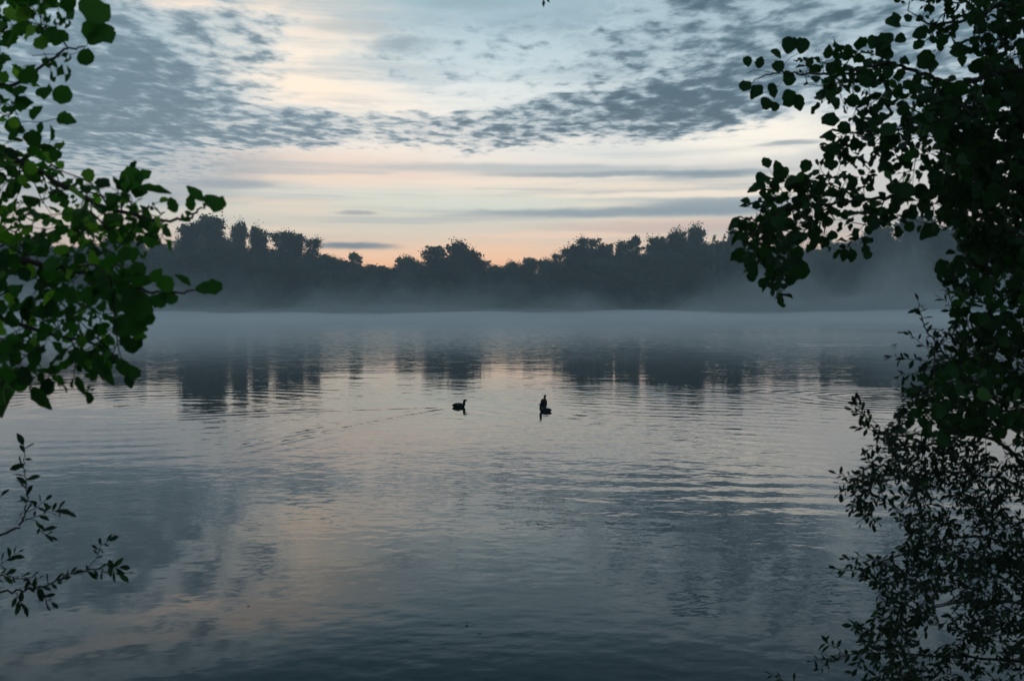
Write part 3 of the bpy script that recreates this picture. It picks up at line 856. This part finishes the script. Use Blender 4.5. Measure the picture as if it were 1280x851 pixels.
    leaf(mid, 168, 226, 186, 212, 3.0, 0.6); leaf(mid, 150, 232, 176, 216, 3.0, 0.6); leaf(mid, 104, 272, 122, 290, 3.0, 0.95); leaf(mid, 138, 290, 160, 298, 3.0, 0.9)
    leaf(low, 244, 362, 276, 356, 2.97, 0.3, None, 0.62); leaf(low, 238, 358, 218, 342, 2.97, 0.3, None, 0.5); leaf(low, 214, 366, 202, 346, 2.98, 0.6); leaf(low, 206, 366, 196, 384, 2.98, 0.3)
    leaf(low, 200, 372, 222, 374, 2.98, 0.35, None, 0.8); leaf(low, 142, 356, 190, 398, 3.0, 0.35, None, 0.62); leaf(low, 180, 346, 166, 328, 3.0, 0.4); leaf(low, 190, 352, 202, 336, 3.0, 0.55)
    leaf(bot, 140, 412, 184, 410, 3.0, 0.4, None, 0.9); leaf(bot, 150, 418, 170, 440, 3.0, 0.3, None, 0.6); leaf(bot, 148, 448, 160, 472, 3.0, 0.25, None, 0.8); leaf(bot, 118, 440, 142, 482, 3.0, 0.3, None, 0.5)
    leaf(bot, 160, 458, 172, 474, 3.0, 0.2); leaf(bot2, 40, 484, 64, 512, 3.1, 0.2, None, 0.6); leaf(bot2, 8, 478, 2, 522, 3.1, 0.2, None, 0.4); leaf(bot, 96, 470, 106, 494, 3.05, 0.2, None, .5)
    stalk(bot, [(125, 430), (140, 414), (148, 416)]); stalk(bot, [(130, 434), (148, 448), (160, 458)])
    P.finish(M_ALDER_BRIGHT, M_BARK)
left_alder()

# --- small willow sprays at lower left
def left_willow():
    root = empty("willow_shrub", (0, 0, 0))
    tag(root, "thin dark sprig shrub with small narrow leaves low at the left edge over the water", "shrub")
    gx, gy = -3.0, 4.3
    trunk(root, [(gx, gy, near_z(gx, gy) - 0.1), (gx + .1, gy + .05, 1.25), (gx + .1, gy, 1.6), (gx + 0.3, gy, 2.2)], 0.03, 0.012, M_BARK)
    P = Plant(root, "willow")
    base = Vector((gx + .08, gy, 1.35)); sz = 0.058
    d = 4.1
    def limb(pts): return P.limb([base] + [at(x, y, dd) for x, y, dd in pts], 0.008, 0.0012, 6)
    a = limb([(-70, 705, d), (0, 669, d), (27, 654, d), (32, 637, d), (34, 621, d), (32, 599, d), (30, 578, d), (29, 556, d)])
    b = limb([(-80, 765, d), (0, 741, d), (33, 738, d), (61, 730, d), (82, 721, d), (107, 712, d), (135, 714, d), (152, 717, d)])
    c = limb([(-80, 735, d), (-30, 724, d), (0, 719, d), (25, 722, d), (50, 722, d)])
    e = limb([(-80, 650, d), (-40, 640, d), (-12, 632, d), (2, 620, d)])
    P.leaves(a, a["path"][22:], 20, sz, 0.0, 1.0, (0.45, 0.2), -0.1)
    P.twig(a, at(29, 651, d), .002, at(78, 640, d), 9, sz, 0.3, 1.0, (0.4, .2), 0)
    P.twig(a, at(30, 648, d), .002, at(64, 670, d), 7, sz, 0.3, 1.0, (0.4, .2), 0.1)
    P.twig(a, at(32, 640, d), .002, at(58, 624, d), 5, sz * .8, 0.3, 1.0, (0.4, .2), 0)
    P.leaves(b, b["path"][16:], 30, sz * .85, 0.0, 1.0, (0.35, 0.2), 0.2)
    P.twig(b, at(107, 712, d), .002, at(137, 675, d), 9, sz * .85, 0.3, 1.0, (0.35, .2), 0)
    P.twig(b, at(120, 712, d), .002, at(150, 708, d), 5, sz, 0.4, 1.0, (0.35, .2), 0)
    P.twig(b, at(40, 736, d), .002, at(64, 752, d), 7, sz * .85, 0.2, 1.0, (0.35, .2), 0.3)
    P.twig(b, at(20, 740, d), .002, at(30, 758, d), 6, sz * .85, 0.2, 1.0, (0.35, .2), 0.3)
    P.twig(c, at(-20, 723, d), .002, at(22, 690, d), 8, sz * .85, 0.3, 1.0, (0.35, .2), 0)
    P.leaves(c, c["path"][14:], 14, sz * .8, 0.0, 1.0, (0.35, .2), 0.1)
    P.leaves(e, e["path"][12:], 8, sz * .9, 0.0, 1.0, (0.4, .2), 0)
    P.finish(M_WILLOW, M_BARK)
left_willow()

# --- right alder
def right_alder():
    root = empty("alder_tree", (0, 0, 0))
    tag(root, "big near alder overhanging the lake along the right edge, dense round leaves", "tree")
    tx, ty = 3.35, 5.0
    trunk(root, [(tx + .15, ty, near_z(tx, ty) - 0.15), (tx, ty, 2.0), (tx + .1, ty + .1, 4.4), (tx - .2, ty, 7.5)], 0.16, 0.07, M_BARK)
    P = Plant(root, "alder")
    T = lambda z: Vector((tx + .03, ty + .03, z))
    top = P.limb([T(4.9)] + px_path([(1360, -70, 4.9), (1280, -10, 4.8), (1215, 22, 4.7), (1165, 30, 4.6), (1135, 14, 4.55)]), 0.022, 0.002)
    b1 = P.limb([T(4.3)] + px_path([(1350, 95, 4.9), (1270, 88, 4.8), (1225, 98, 4.7), (1190, 105, 4.65), (1160, 95, 4.6), (1110, 80, 4.55), (1060, 92, 4.5), (1005, 92, 4.45), (960, 94, 4.4), (938, 104, 4.4)]), 0.022, 0.0018, 9)
    b2 = P.limb([T(3.95)] + px_path([(1350, 165, 4.9), (1260, 160, 4.8), (1170, 160, 4.7), (1100, 162, 4.6), (1045, 168, 4.55)]), 0.020, 0.002, 9)
    b3 = P.limb([T(3.6)] + px_path([(1350, 240, 4.9), (1250, 235, 4.8), (1160, 240, 4.7), (1080, 250, 4.6), (1010, 258, 4.5), (960, 268, 4.45), (928, 285, 4.4)]), 0.020, 0.002, 9)
    b3b = P.limb(px_path([(1040, 254, 4.55), (1005, 290, 4.5), (980, 325, 4.46), (970, 360, 4.45), (974, 374, 4.45)]), 0.005, 0.0014, 7)
    b4 = P.limb([T(3.2)] + px_path([(1350, 330, 4.9), (1270, 320, 4.8), (1225, 330, 4.7), (1190, 345, 4.65)]), 0.016, 0.002)
    b5 = P.limb([T(2.9)] + px_path([(1350, 420, 4.9), (1270, 430, 4.8), (1210, 450, 4.7), (1160, 485, 4.65)]), 0.016, 0.002)
    b6 = P.limb([T(2.6)] + px_path([(1350, 500, 4.9), (1280, 510, 4.8), (1220, 520, 4.75), (1180, 530, 4.7)]), 0.014, 0.002)
    dep = lambda x, y: 4.75 - 0.0012 * (1280 - x) + 0.45 * mnoise.noise(Vector((x * .01, y * .01, 14)))
    S = 0.060; tone = (0.26, 0.20)
    P.fill([(1200, -60), (1210, 10), (1232, 40), (1214, 52), (1240, 85), (1246, 104), (1290, 100), (1460, 130), (1460, -60)], [(1237, 3, 6, 5), (1256, 62, 3, 9), (1273, 84, 14, 8), (1277, 45, 6, 6)],
           16, dep, 6, S, [top, b1], tone, 0.97, layers=2)
    P.fill([(1140, -40), (1140, 12), (1146, 18), (1160, 28), (1164, 44), (1166, 52), (1168, 74), (1180, 72), (1196, 60), (1206, 40), (1206, -40)], [(1178, 22, 12, 10), (1152, 28, 8, 8), (1182, 40, 8, 5)],
           17, dep, 7, S * .9, [top], tone, 0.95)
    P.fill([(1003, 70), (1030, 74), (1046, 62), (1062, 66), (1090, 74), (1112, 84), (1150, 104), (1182, 114), (1232, 106), (1460, 104), (1460, 232), (1046, 232), (1044, 208), (1038, 186),
            (1046, 176), (1042, 160), (1062, 142), (1050, 126), (1022, 118), (1006, 122)],
           [(1058, 132, 14, 9), (1060, 180, 7, 4), (1100, 190, 17, 7), (1140, 182, 9, 9), (1151, 188, 5, 6), (1163, 199, 8, 5), (1157, 203, 4, 8), (1165, 222, 7, 12), (1085, 208, 10, 6), (1095, 145, 8, 9), (1118, 156, 5, 6),
            (1153, 113, 6, 6), (1190, 111, 8, 5), (1251, 124, 10, 12), (1080, 118, 6, 6), (1232, 163, 5, 5), (1156, 146, 6, 7), (1190, 161, 5, 4), (1040, 214, 8, 8), (1275, 115, 8, 6), (1112, 214, 12, 6)],
           15.5, dep, 8, S, [b1, b2, b3], tone, 0.98)
    P.fill([(1170, 106), (1460, 104), (1460, 232), (1180, 232), (1190, 190), (1160, 150)], [(1251, 124, 9, 11), (1232, 163, 5, 5), (1190, 161, 5, 4), (1275, 115, 8, 6), (1190, 111, 8, 5)], 15, dep, 7, S, [b1, b2, b3], tone, 1.0, layers=2)
    P.fill([(974, 212), (984, 218), (1012, 216), (1030, 208), (1046, 232), (1460, 228), (1460, 330), (1204, 322), (1196, 286), (1172, 276), (1130, 274), (1098, 282), (1076, 308), (1056, 314), (1040, 302),
            (1012, 296), (994, 292), (986, 316), (958, 336), (934, 322), (930, 300), (926, 286), (940, 266), (944, 246), (958, 226)],
           [(1046, 250, 12, 6), (1098, 240, 14, 10), (1080, 258, 10, 6), (955, 240, 5, 5), (1110, 230, 6, 8), (1152, 250, 8, 6), (1130, 262, 10, 6), (962, 292, 4, 5), (1025, 278, 6, 5), (1220, 246, 4, 4), (1254, 240, 4, 5), (1045, 285, 6, 6), (1250, 250, 5, 5)],
           15, dep, 7, S, [b3, b3b, b4], tone, 1.0)
    P.fill([(944, 262), (1010, 238), (1030, 250), (1010, 290), (985, 306), (950, 322), (934, 300)], [(962, 292, 4, 5)], 16, dep, 4, S, [b3, b3b], tone, 1.0)
    P.fill([(1180, 232), (1460, 232), (1460, 330), (1210, 318), (1198, 286)], [(1220, 246, 4, 4), (1254, 240, 4, 5), (1250, 250, 5, 5)], 15, dep, 7, S, [b3, b4], tone, 1.0, layers=2)
    P.fill([(966, 330), (992, 326), (1000, 338), (984, 352), (976, 366), (962, 358), (958, 344)], [], 14, dep, 5, S, [b3b], tone, layers=2)
    P.fill([(1196, 320), (1460, 320), (1460, 560), (1196, 540), (1150, 536), (1136, 508), (1150, 488), (1168, 470), (1190, 440), (1204, 400), (1200, 372), (1196, 352), (1184, 342), (1188, 330)],
           [(1206, 310, 10, 8), (1210, 305, 8, 6), (1246, 415, 4, 4), (1240, 376, 5, 4), (1272, 352, 5, 6), (1194, 474, 4, 8), (1215, 497, 6, 6), (1275, 456, 6, 4), (1235, 500, 5, 5), (1250, 545, 30, 8)],
           14, dep, 6, S * .95, [b4, b5, b6], (0.3, 0.2), 1.0, jit=0.4, layers=2)
    # sprays and single leaves that make the outline
    def leaf(L, bx, by, ex, ey, d=4.45, tone=0.3, temps=None, wide=1.0):
        a, b = at(bx, by, d), at(ex, ey, d - 0.004)
        add_leaf(L["leaf"], a, b - a, Vector((0.1, -0.9, 0.35)) + rvec(0.2), (b - a).length, temps or T_ALDER, tone, wide)
    def stalk(L, pts, r=0.0013, d=4.45): L["wood"].tube(smooth_path([at(x, y, d) for x, y in pts], 4), [r] * (4 * (len(pts) - 1) + 1 if len(pts) > 2 else 5), 4)
    for q in ((936, 84, 931, 71), (948, 86, 952, 70), (976, 74, 963, 64), (978, 76, 968, 90), (984, 68, 990, 46), (1000, 68, 1003, 47), (938, 102, 926, 114), (952, 106, 938, 122), (962, 104, 970, 122),
              (952, 122, 962, 136), (964, 128, 972, 138), (982, 88, 986, 108), (982, 112, 992, 132), (996, 118, 1002, 138), (1046, 64, 1046, 48), (1062, 66, 1060, 55), (1088, 62, 1094, 44), (1096, 64, 1116, 40),
              (1104, 74, 1102, 52), (1108, 76, 1112, 60), (1118, 52, 1132, 46), (1114, 88, 1120, 76), (1108, 100, 1110, 82), (1126, 34, 1106, 28), (1122, 30, 1118, 14), (1140, 46, 1158, 40), (1142, 62, 1156, 50),
              (1146, 84, 1164, 66), (1156, 82, 1176, 78), (1198, 52, 1196, 74), (1126, -4, 1118, 2), (1126, 2, 1132, 4), (1140, 20, 1130, 26)):
        leaf(b1 if q[1] > 60 else top, *q, tone=random.uniform(.15, .5))
    stalk(b1, [(1005, 90), (975, 92), (945, 88), (934, 92)]); stalk(b1, [(975, 92), (985, 75), (1000, 66)]); stalk(b1, [(985, 92), (970, 110), (950, 118)]); stalk(b1, [(1150, 98), (1118, 84), (1098, 66)])
    stalk(top, [(1160, 34), (1140, 34), (1124, 32)]); stalk(b1, [(1160, 98), (1145, 86), (1150, 70)])
    for q in ((974, 216, 970, 200), (984, 222, 972, 214), (1004, 216, 1010, 200), (948, 236, 934, 240), (946, 228, 954, 216), (938, 252, 926, 250), (928, 276, 914, 280), (932, 292, 918, 298), (930, 312, 922, 328),
              (942, 322, 936, 338), (1014, 290, 1022, 306), (996, 322, 1000, 350), (984, 340, 992, 356), (962, 350, 948, 356), (972, 366, 978, 382), (1080, 312, 1086, 324), (1066, 312, 1064, 328), (1120, 282, 1126, 296),
              (1172, 280, 1150, 296), (1190, 338, 1166, 334), (1050, 150, 1028, 148), (1046, 170, 1026, 168), (1046, 186, 1028, 184), (1044, 204, 1030, 208)):
        leaf(b3 if q[1] > 190 else b2, *q, tone=random.uniform(.15, .5))
    # long bough out over the viewpoint, its tip just dipping into view
    ov = P.limb([T(5.6)] + px_path([(1200, -190, 4.6), (950, -150, 4.2), (760, -90, 4.0), (690, -40, 3.9), (676, -10, 3.9)]), 0.02, 0.0014, 8)
    P.leaves(ov, ov["path"][24:-4], 9, 0.06, 0.0, 1.0)
    leaf(ov, 690, -9, 664, -2, 3.9, 0.3, None, 0.5); leaf(ov, 678, -8, 682, 8, 3.9, 0.3, None, 0.3); leaf(ov, 680, -6, 688, 2, 3.9, 0.3, None, .4)
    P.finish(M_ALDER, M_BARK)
right_alder()

# --- right willow shrub
def right_willow():
    root = empty("willow_shrub", (0, 0, 0))
    tag(root, "bushy small leaved willow rising from the bank below the right alder", "shrub")
    gx, gy = 3.1, 5.6
    trunk(root, [(gx, gy, near_z(gx, gy) - 0.15), (gx - .05, gy, 0.9), (gx - .1, gy, 1.4), (gx - .05, gy, 2.3)], 0.05, 0.02, M_BARK)
    P = Plant(root, "willow")
    B = lambda z: Vector((gx - .07, gy, z))
    L1 = P.limb([B(1.9)] + px_path([(1260, 560, 5.2), (1190, 540, 5.0), (1130, 545, 4.9), (1095, 535, 4.85), (1075, 512, 4.85), (1069, 500, 4.85)]), 0.012, 0.0014)
    L2 = P.limb([B(1.7)] + px_path([(1280, 610, 5.3), (1190, 590, 5.1), (1110, 600, 5.0), (1050, 604, 4.9)]), 0.012, 0.0014)
    L3 = P.limb([B(1.3)] + px_path([(1290, 690, 5.3), (1200, 670, 5.2), (1120, 695, 5.0), (1075, 712, 4.95), (1044, 710, 4.9)]), 0.012, 0.0014)
    L4 = P.limb([B(1.1)] + px_path([(1290, 760, 5.3), (1210, 750, 5.2), (1140, 770, 5.1), (1080, 790, 5.0)]), 0.012, 0.0014)
    L5 = P.limb([B(0.9)] + px_path([(1290, 830, 5.3), (1200, 820, 5.2), (1110, 816, 5.1), (1060, 818, 5.0), (1014, 826, 4.95)]), 0.012, 0.0014)
    L6 = P.limb([B(2.1)] + px_path([(1270, 520, 5.2), (1215, 480, 5.0), (1180, 440, 4.9), (1160, 415, 4.85), (1150, 392, 4.85), (1148, 375, 4.85)]), 0.010, 0.0014)
    L7 = P.limb([B(2.2)] + px_path([(1280, 500, 5.2), (1225, 440, 5.0), (1200, 400, 4.95), (1186, 370, 4.9), (1178, 350, 4.9)]), 0.010, 0.0014)
    L8 = P.limb([B(0.75)] + px_path([(1290, 880, 5.2), (1180, 880, 5.1), (1080, 870, 5.0), (1000, 856, 4.95), (962, 842, 4.9)]), 0.010, 0.0014)
    dep = lambda x, y: 5.1 + 0.35 * mnoise.noise(Vector((x * .012, y * .012, 24)))
    sz = 0.047; tone = (0.28, 0.22)
    P.fill([(1090, 556), (1112, 530), (1150, 524), (1200, 540), (1290, 545), (1420, 560), (1420, 760), (1290, 720), (1240, 700), (1150, 690), (1098, 690), (1104, 668), (1084, 646), (1064, 626), (1070, 596), (1082, 574)],
           [(1235, 556, 22, 9), (1120, 575, 10, 6), (1095, 615, 8, 7), (1130, 628, 8, 5), (1205, 555, 12, 5), (1165, 545, 10, 4), (1110, 650, 12, 5), (1255, 615, 9, 6), (1190, 625, 9, 5), (1260, 580, 10, 5)],
           11, dep, 9, sz * .95, [L1, L2, L3], tone, 0.97, reach=.25, layers=2, clump=3.0)
    P.fill([(1098, 690), (1150, 690), (1240, 700), (1420, 720), (1420, 900), (1100, 900), (1110, 850), (1078, 860), (1086, 812), (1068, 792), (1082, 772), (1098, 748), (1078, 722)],
           [(1175, 765, 11, 8), (1205, 765, 14, 12), (1150, 800, 12, 10), (1180, 812, 12, 8), (1270, 745, 14, 8), (1265, 800, 14, 8), (1130, 745, 8, 6), (1160, 850, 14, 14), (1200, 838, 16, 10), (1240, 842, 14, 10), (1145, 720, 8, 6), (1255, 770, 12, 6)],
           11.5, dep, 9, sz * .95, [L3, L4, L5, L8], (0.28, 0.2), 0.95, reach=.25, layers=2, clump=3.0)
    P.fill([(1150, 440), (1170, 420), (1196, 400), (1210, 430), (1200, 480), (1150, 500), (1134, 520), (1120, 505), (1138, 470)], [(1176, 424, 6, 5), (1160, 440, 6, 4)], 17, lambda x, y: 4.85, 7, sz, [L6, L7], (0.45, .2), 0.9, reach=.2, layers=2)
    deep = lambda x, y: 5.55 + 0.3 * mnoise.noise(Vector((x * .012, y * .012, 34)))
    for blob in ([(1150, 560), (1230, 545), (1215, 600), (1240, 640), (1220, 720), (1165, 700), (1180, 640), (1140, 600)], [(1180, 730), (1240, 700), (1290, 690), (1420, 700), (1420, 760), (1260, 740), (1225, 800), (1180, 790)],
                 [(1200, 790), (1260, 770), (1420, 760), (1420, 850), (1290, 830), (1250, 820)], [(1110, 690), (1170, 680), (1160, 740), (1120, 730)], [(1090, 560), (1150, 540), (1140, 590), (1110, 610)], [(1110, 780), (1150, 770), (1150, 860), (1110, 880)]):
        P.fill(blob, [], 12, deep, 9, sz, [L1, L2, L3, L4, L5], (0.22, 0.2), 0.95, reach=.25)
    d = 4.85
    P.leaves(L1, L1["path"][26:], 22, sz * .9, 0, 1.0, (0.3, .2), 0)
    P.leaves(L2, L2["path"][22:], 12, sz, 0, 1.0, (0.3, .2), 0)
    P.leaves(L3, L3["path"][26:], 16, sz, 0, 1.0, (0.3, .2), 0.1)
    P.leaves(L5, L5["path"][22:], 20, sz, 0, 1.0, (0.25, .2), 0.1)
    P.leaves(L6, L6["path"][20:], 18, sz, 0, 1.0, (0.35, .2), 0.1)
    P.leaves(L7, L7["path"][20:], 14, sz * 1.1, 0, 1.0, (0.7, .2), -0.2)
    P.leaves(L8, L8["path"][28:], 10, sz, 0, 1.0, (0.2, .2), 0)
    for (L, x0, y0, x1, y1, n) in ((L6, 1180, 440, 1132, 416, 9), (L6, 1190, 460, 1112, 444, 12), (L6, 1190, 470, 1122, 470, 10), (L6, 1185, 480, 1124, 488, 9), (L7, 1200, 400, 1176, 372, 7),
                                    (L1, 1100, 535, 1065, 512, 7), (L1, 1095, 540, 1072, 534, 7), (L2, 1080, 600, 1046, 592, 8), (L2, 1085, 605, 1048, 618, 8), (L2, 1090, 610, 1062, 636, 6),
                                    (L3, 1090, 700, 1056, 698, 6), (L5, 1055, 818, 1030, 800, 8), (L5, 1060, 818, 1024, 836, 7), (L5, 1080, 816, 1064, 842, 7), (L4, 1085, 790, 1066, 782, 6), (L2, 1110, 600, 1076, 654, 10), (L1, 1120, 545, 1086, 562, 8)):
        P.twig(L, at(x0, y0, d), .002, at(x1, y1, d), n, sz, 0.3, 1.0, (0.3, .2), 0.05)
    P.finish(M_WILLOW, M_BARK)
right_willow()

# ------------------------------------------------------------------ birds
M_BIRD = mat_simple("dark_plumage", (0.004, 0.004, 0.004, 1), (0.014, 0.013, 0.012, 1), 20.0, 0.8, 0.08)
M_BILL = mat_simple("dull_bill", (0.02, 0.018, 0.016, 1), (0.05, 0.045, 0.04, 1), 30.0, 0.6, 0.15)
def loft(spine, sides=14):
    """One continuous skin over rings (x, z, half width, half height), heading +x."""
    v, f = [], []; n = len(spine)
    for i, (x, z, w, h) in enumerate(spine):
        a, b = spine[max(0, i - 1)], spine[min(n - 1, i + 1)]
        t = Vector((b[0] - a[0], 0, b[1] - a[1])).normalized()
        nrm = Vector((-t.z, 0, t.x))
        for k in range(sides):
            th = 2 * math.pi * k / sides
            v.append(Vector((x, math.cos(th) * w, z)) + nrm * math.sin(th) * h)
    for i in range(n - 1):
        for k in range(sides): f.append((i*sides+k, i*sides+(k+1) % sides, (i+1)*sides+(k+1) % sides, (i+1)*sides+k))
    f.append(tuple(range(sides - 1, -1, -1))); f.append(tuple((n-1)*sides+k for k in range(sides)))
    return v, f

def water_bird(loc, heading, label, neck=0.13, head_fwd=0.075, scale=1.0, group=None, body_h=1.0):
    root = empty("water_bird", loc, heading); root.scale = (scale,) * 3
    tag(root, label, "bird", group)
    zn = 0.07 + neck
    sp = [(-0.235, 0.045, 0.006, 0.005), (-0.215, 0.052, 0.034, 0.026), (-0.17, 0.05, 0.068, 0.060 * body_h), (-0.10, 0.045, 0.092, 0.080 * body_h), (-0.02, 0.042, 0.098, 0.084 * body_h),
          (0.06, 0.04, 0.088, 0.074 * body_h), (0.115, 0.05, 0.062, 0.058), (0.135, 0.085, 0.040, 0.046), (0.138, 0.07 + neck * 0.35, 0.036, 0.043), (0.134, 0.07 + neck * 0.70, 0.031, 0.036),
          (0.140, zn, 0.032, 0.037), (0.135 + head_fwd * 0.35, zn + 0.026, 0.039, 0.042), (0.135 + head_fwd * 0.75, zn + 0.024, 0.033, 0.033), (0.135 + head_fwd * 1.05, zn + 0.016, 0.013, 0.014)]
    v, f = loft(sp)
    b = mesh_obj("body", v, f, M_BIRD, root)
    hx = 0.135 + head_fwd
    v, f = loft([(hx, zn + 0.018, 0.009, 0.009), (hx + 0.03, zn + 0.012, 0.006, 0.006), (hx + 0.055, zn + 0.006, 0.0015, 0.0015)], 8)
    mesh_obj("bill", v, f, M_BILL, root)
    for sg in (1, -1):
        e = MB(); e.tube([(0.135 + head_fwd * 0.55, sg * 0.030, zn + 0.032), (0.135 + head_fwd * 0.55, sg * 0.0395, zn + 0.028)], [0.005, 0.003], 6)
        e.build("eye", M_BILL, root)
    return root
wa, wb, wc = water_pos(574.5, 508.5), water_pos(681, 514.5), water_pos(680, 504.0)
water_bird(wa, 0.0, "dark water bird swimming alone with its head raised, left of the pair", 0.105, 0.075, 0.98)
water_bird(wb, math.pi, "dark long necked water bird in front of the close pair on the water", 0.155, 0.03, 0.86)
water_bird(wc, R(78), "dark water bird behind the front one of the close pair, seen end on", 0.12, 0.05, 1.02, None, 1.35)
water_bird(water_pos(1118, 431.5), R(0), "tiny low water bird at the head of a bright wake on the misty water", 0.04, 0.06, 0.95, None, 0.8)

def perched_bird():
    foot = at(1072, 499, 4.85)
    root = empty("small_bird", foot, R(200))
    tag(root, "tiny dark bird perched upright on the tip of a willow twig", "bird")
    root.scale = (0.45,) * 3
    sp = [(-0.050, -0.040, 0.006, 0.003), (-0.034, -0.010, 0.008, 0.004), (-0.020, 0.008, 0.014, 0.012), (-0.004, 0.024, 0.021, 0.020), (0.006, 0.040, 0.021, 0.021), (0.012, 0.054, 0.014, 0.014),
          (0.014, 0.062, 0.013, 0.014), (0.018, 0.070, 0.013, 0.013), (0.024, 0.074, 0.005, 0.006)]
    v, f = loft(sp, 10); mesh_obj("body", v, f, M_BIRD, root)
    v, f = loft([(0.022, 0.073, 0.004, 0.004), (0.034, 0.071, 0.001, 0.001)], 6); mesh_obj("bill", v, f, M_BILL, root)
    for sg in (1, -1):
        l = MB(); l.tube([(0.0, sg * 0.008, 0.016), (0.004, sg * 0.008, -0.002)], [0.002, 0.0014], 5); l.build("leg", M_BILL, root)
perched_bird()

# ------------------------------------------------------------------ bits of leaf adrift on the near water
for (px, py, sz, lb) in ((309, 757, 0.035, "tiny dark leaf adrift alone on the near water towards the left sprigs"),
                         (583, 779, 0.045, "small dark leaf floating on near water, left one of a close pair"),
                         (597, 790, 0.040, "small dark leaf floating on near water, lower right one of a close pair")):
    p = water_pos(px, py); mb = MB()
    add_leaf(mb, (0, 0, 0.012), Vector((math.cos(px), math.sin(px), 0.05)), Vector((0, 0.1, 1)), sz, T_WILLOW, 0.1, 1.6)
    o = mb.build("floating_leaf", M_WILLOW, None, True, True); o.location = (p.x, p.y, 0.0)
    tag(o, lb, "leaf")
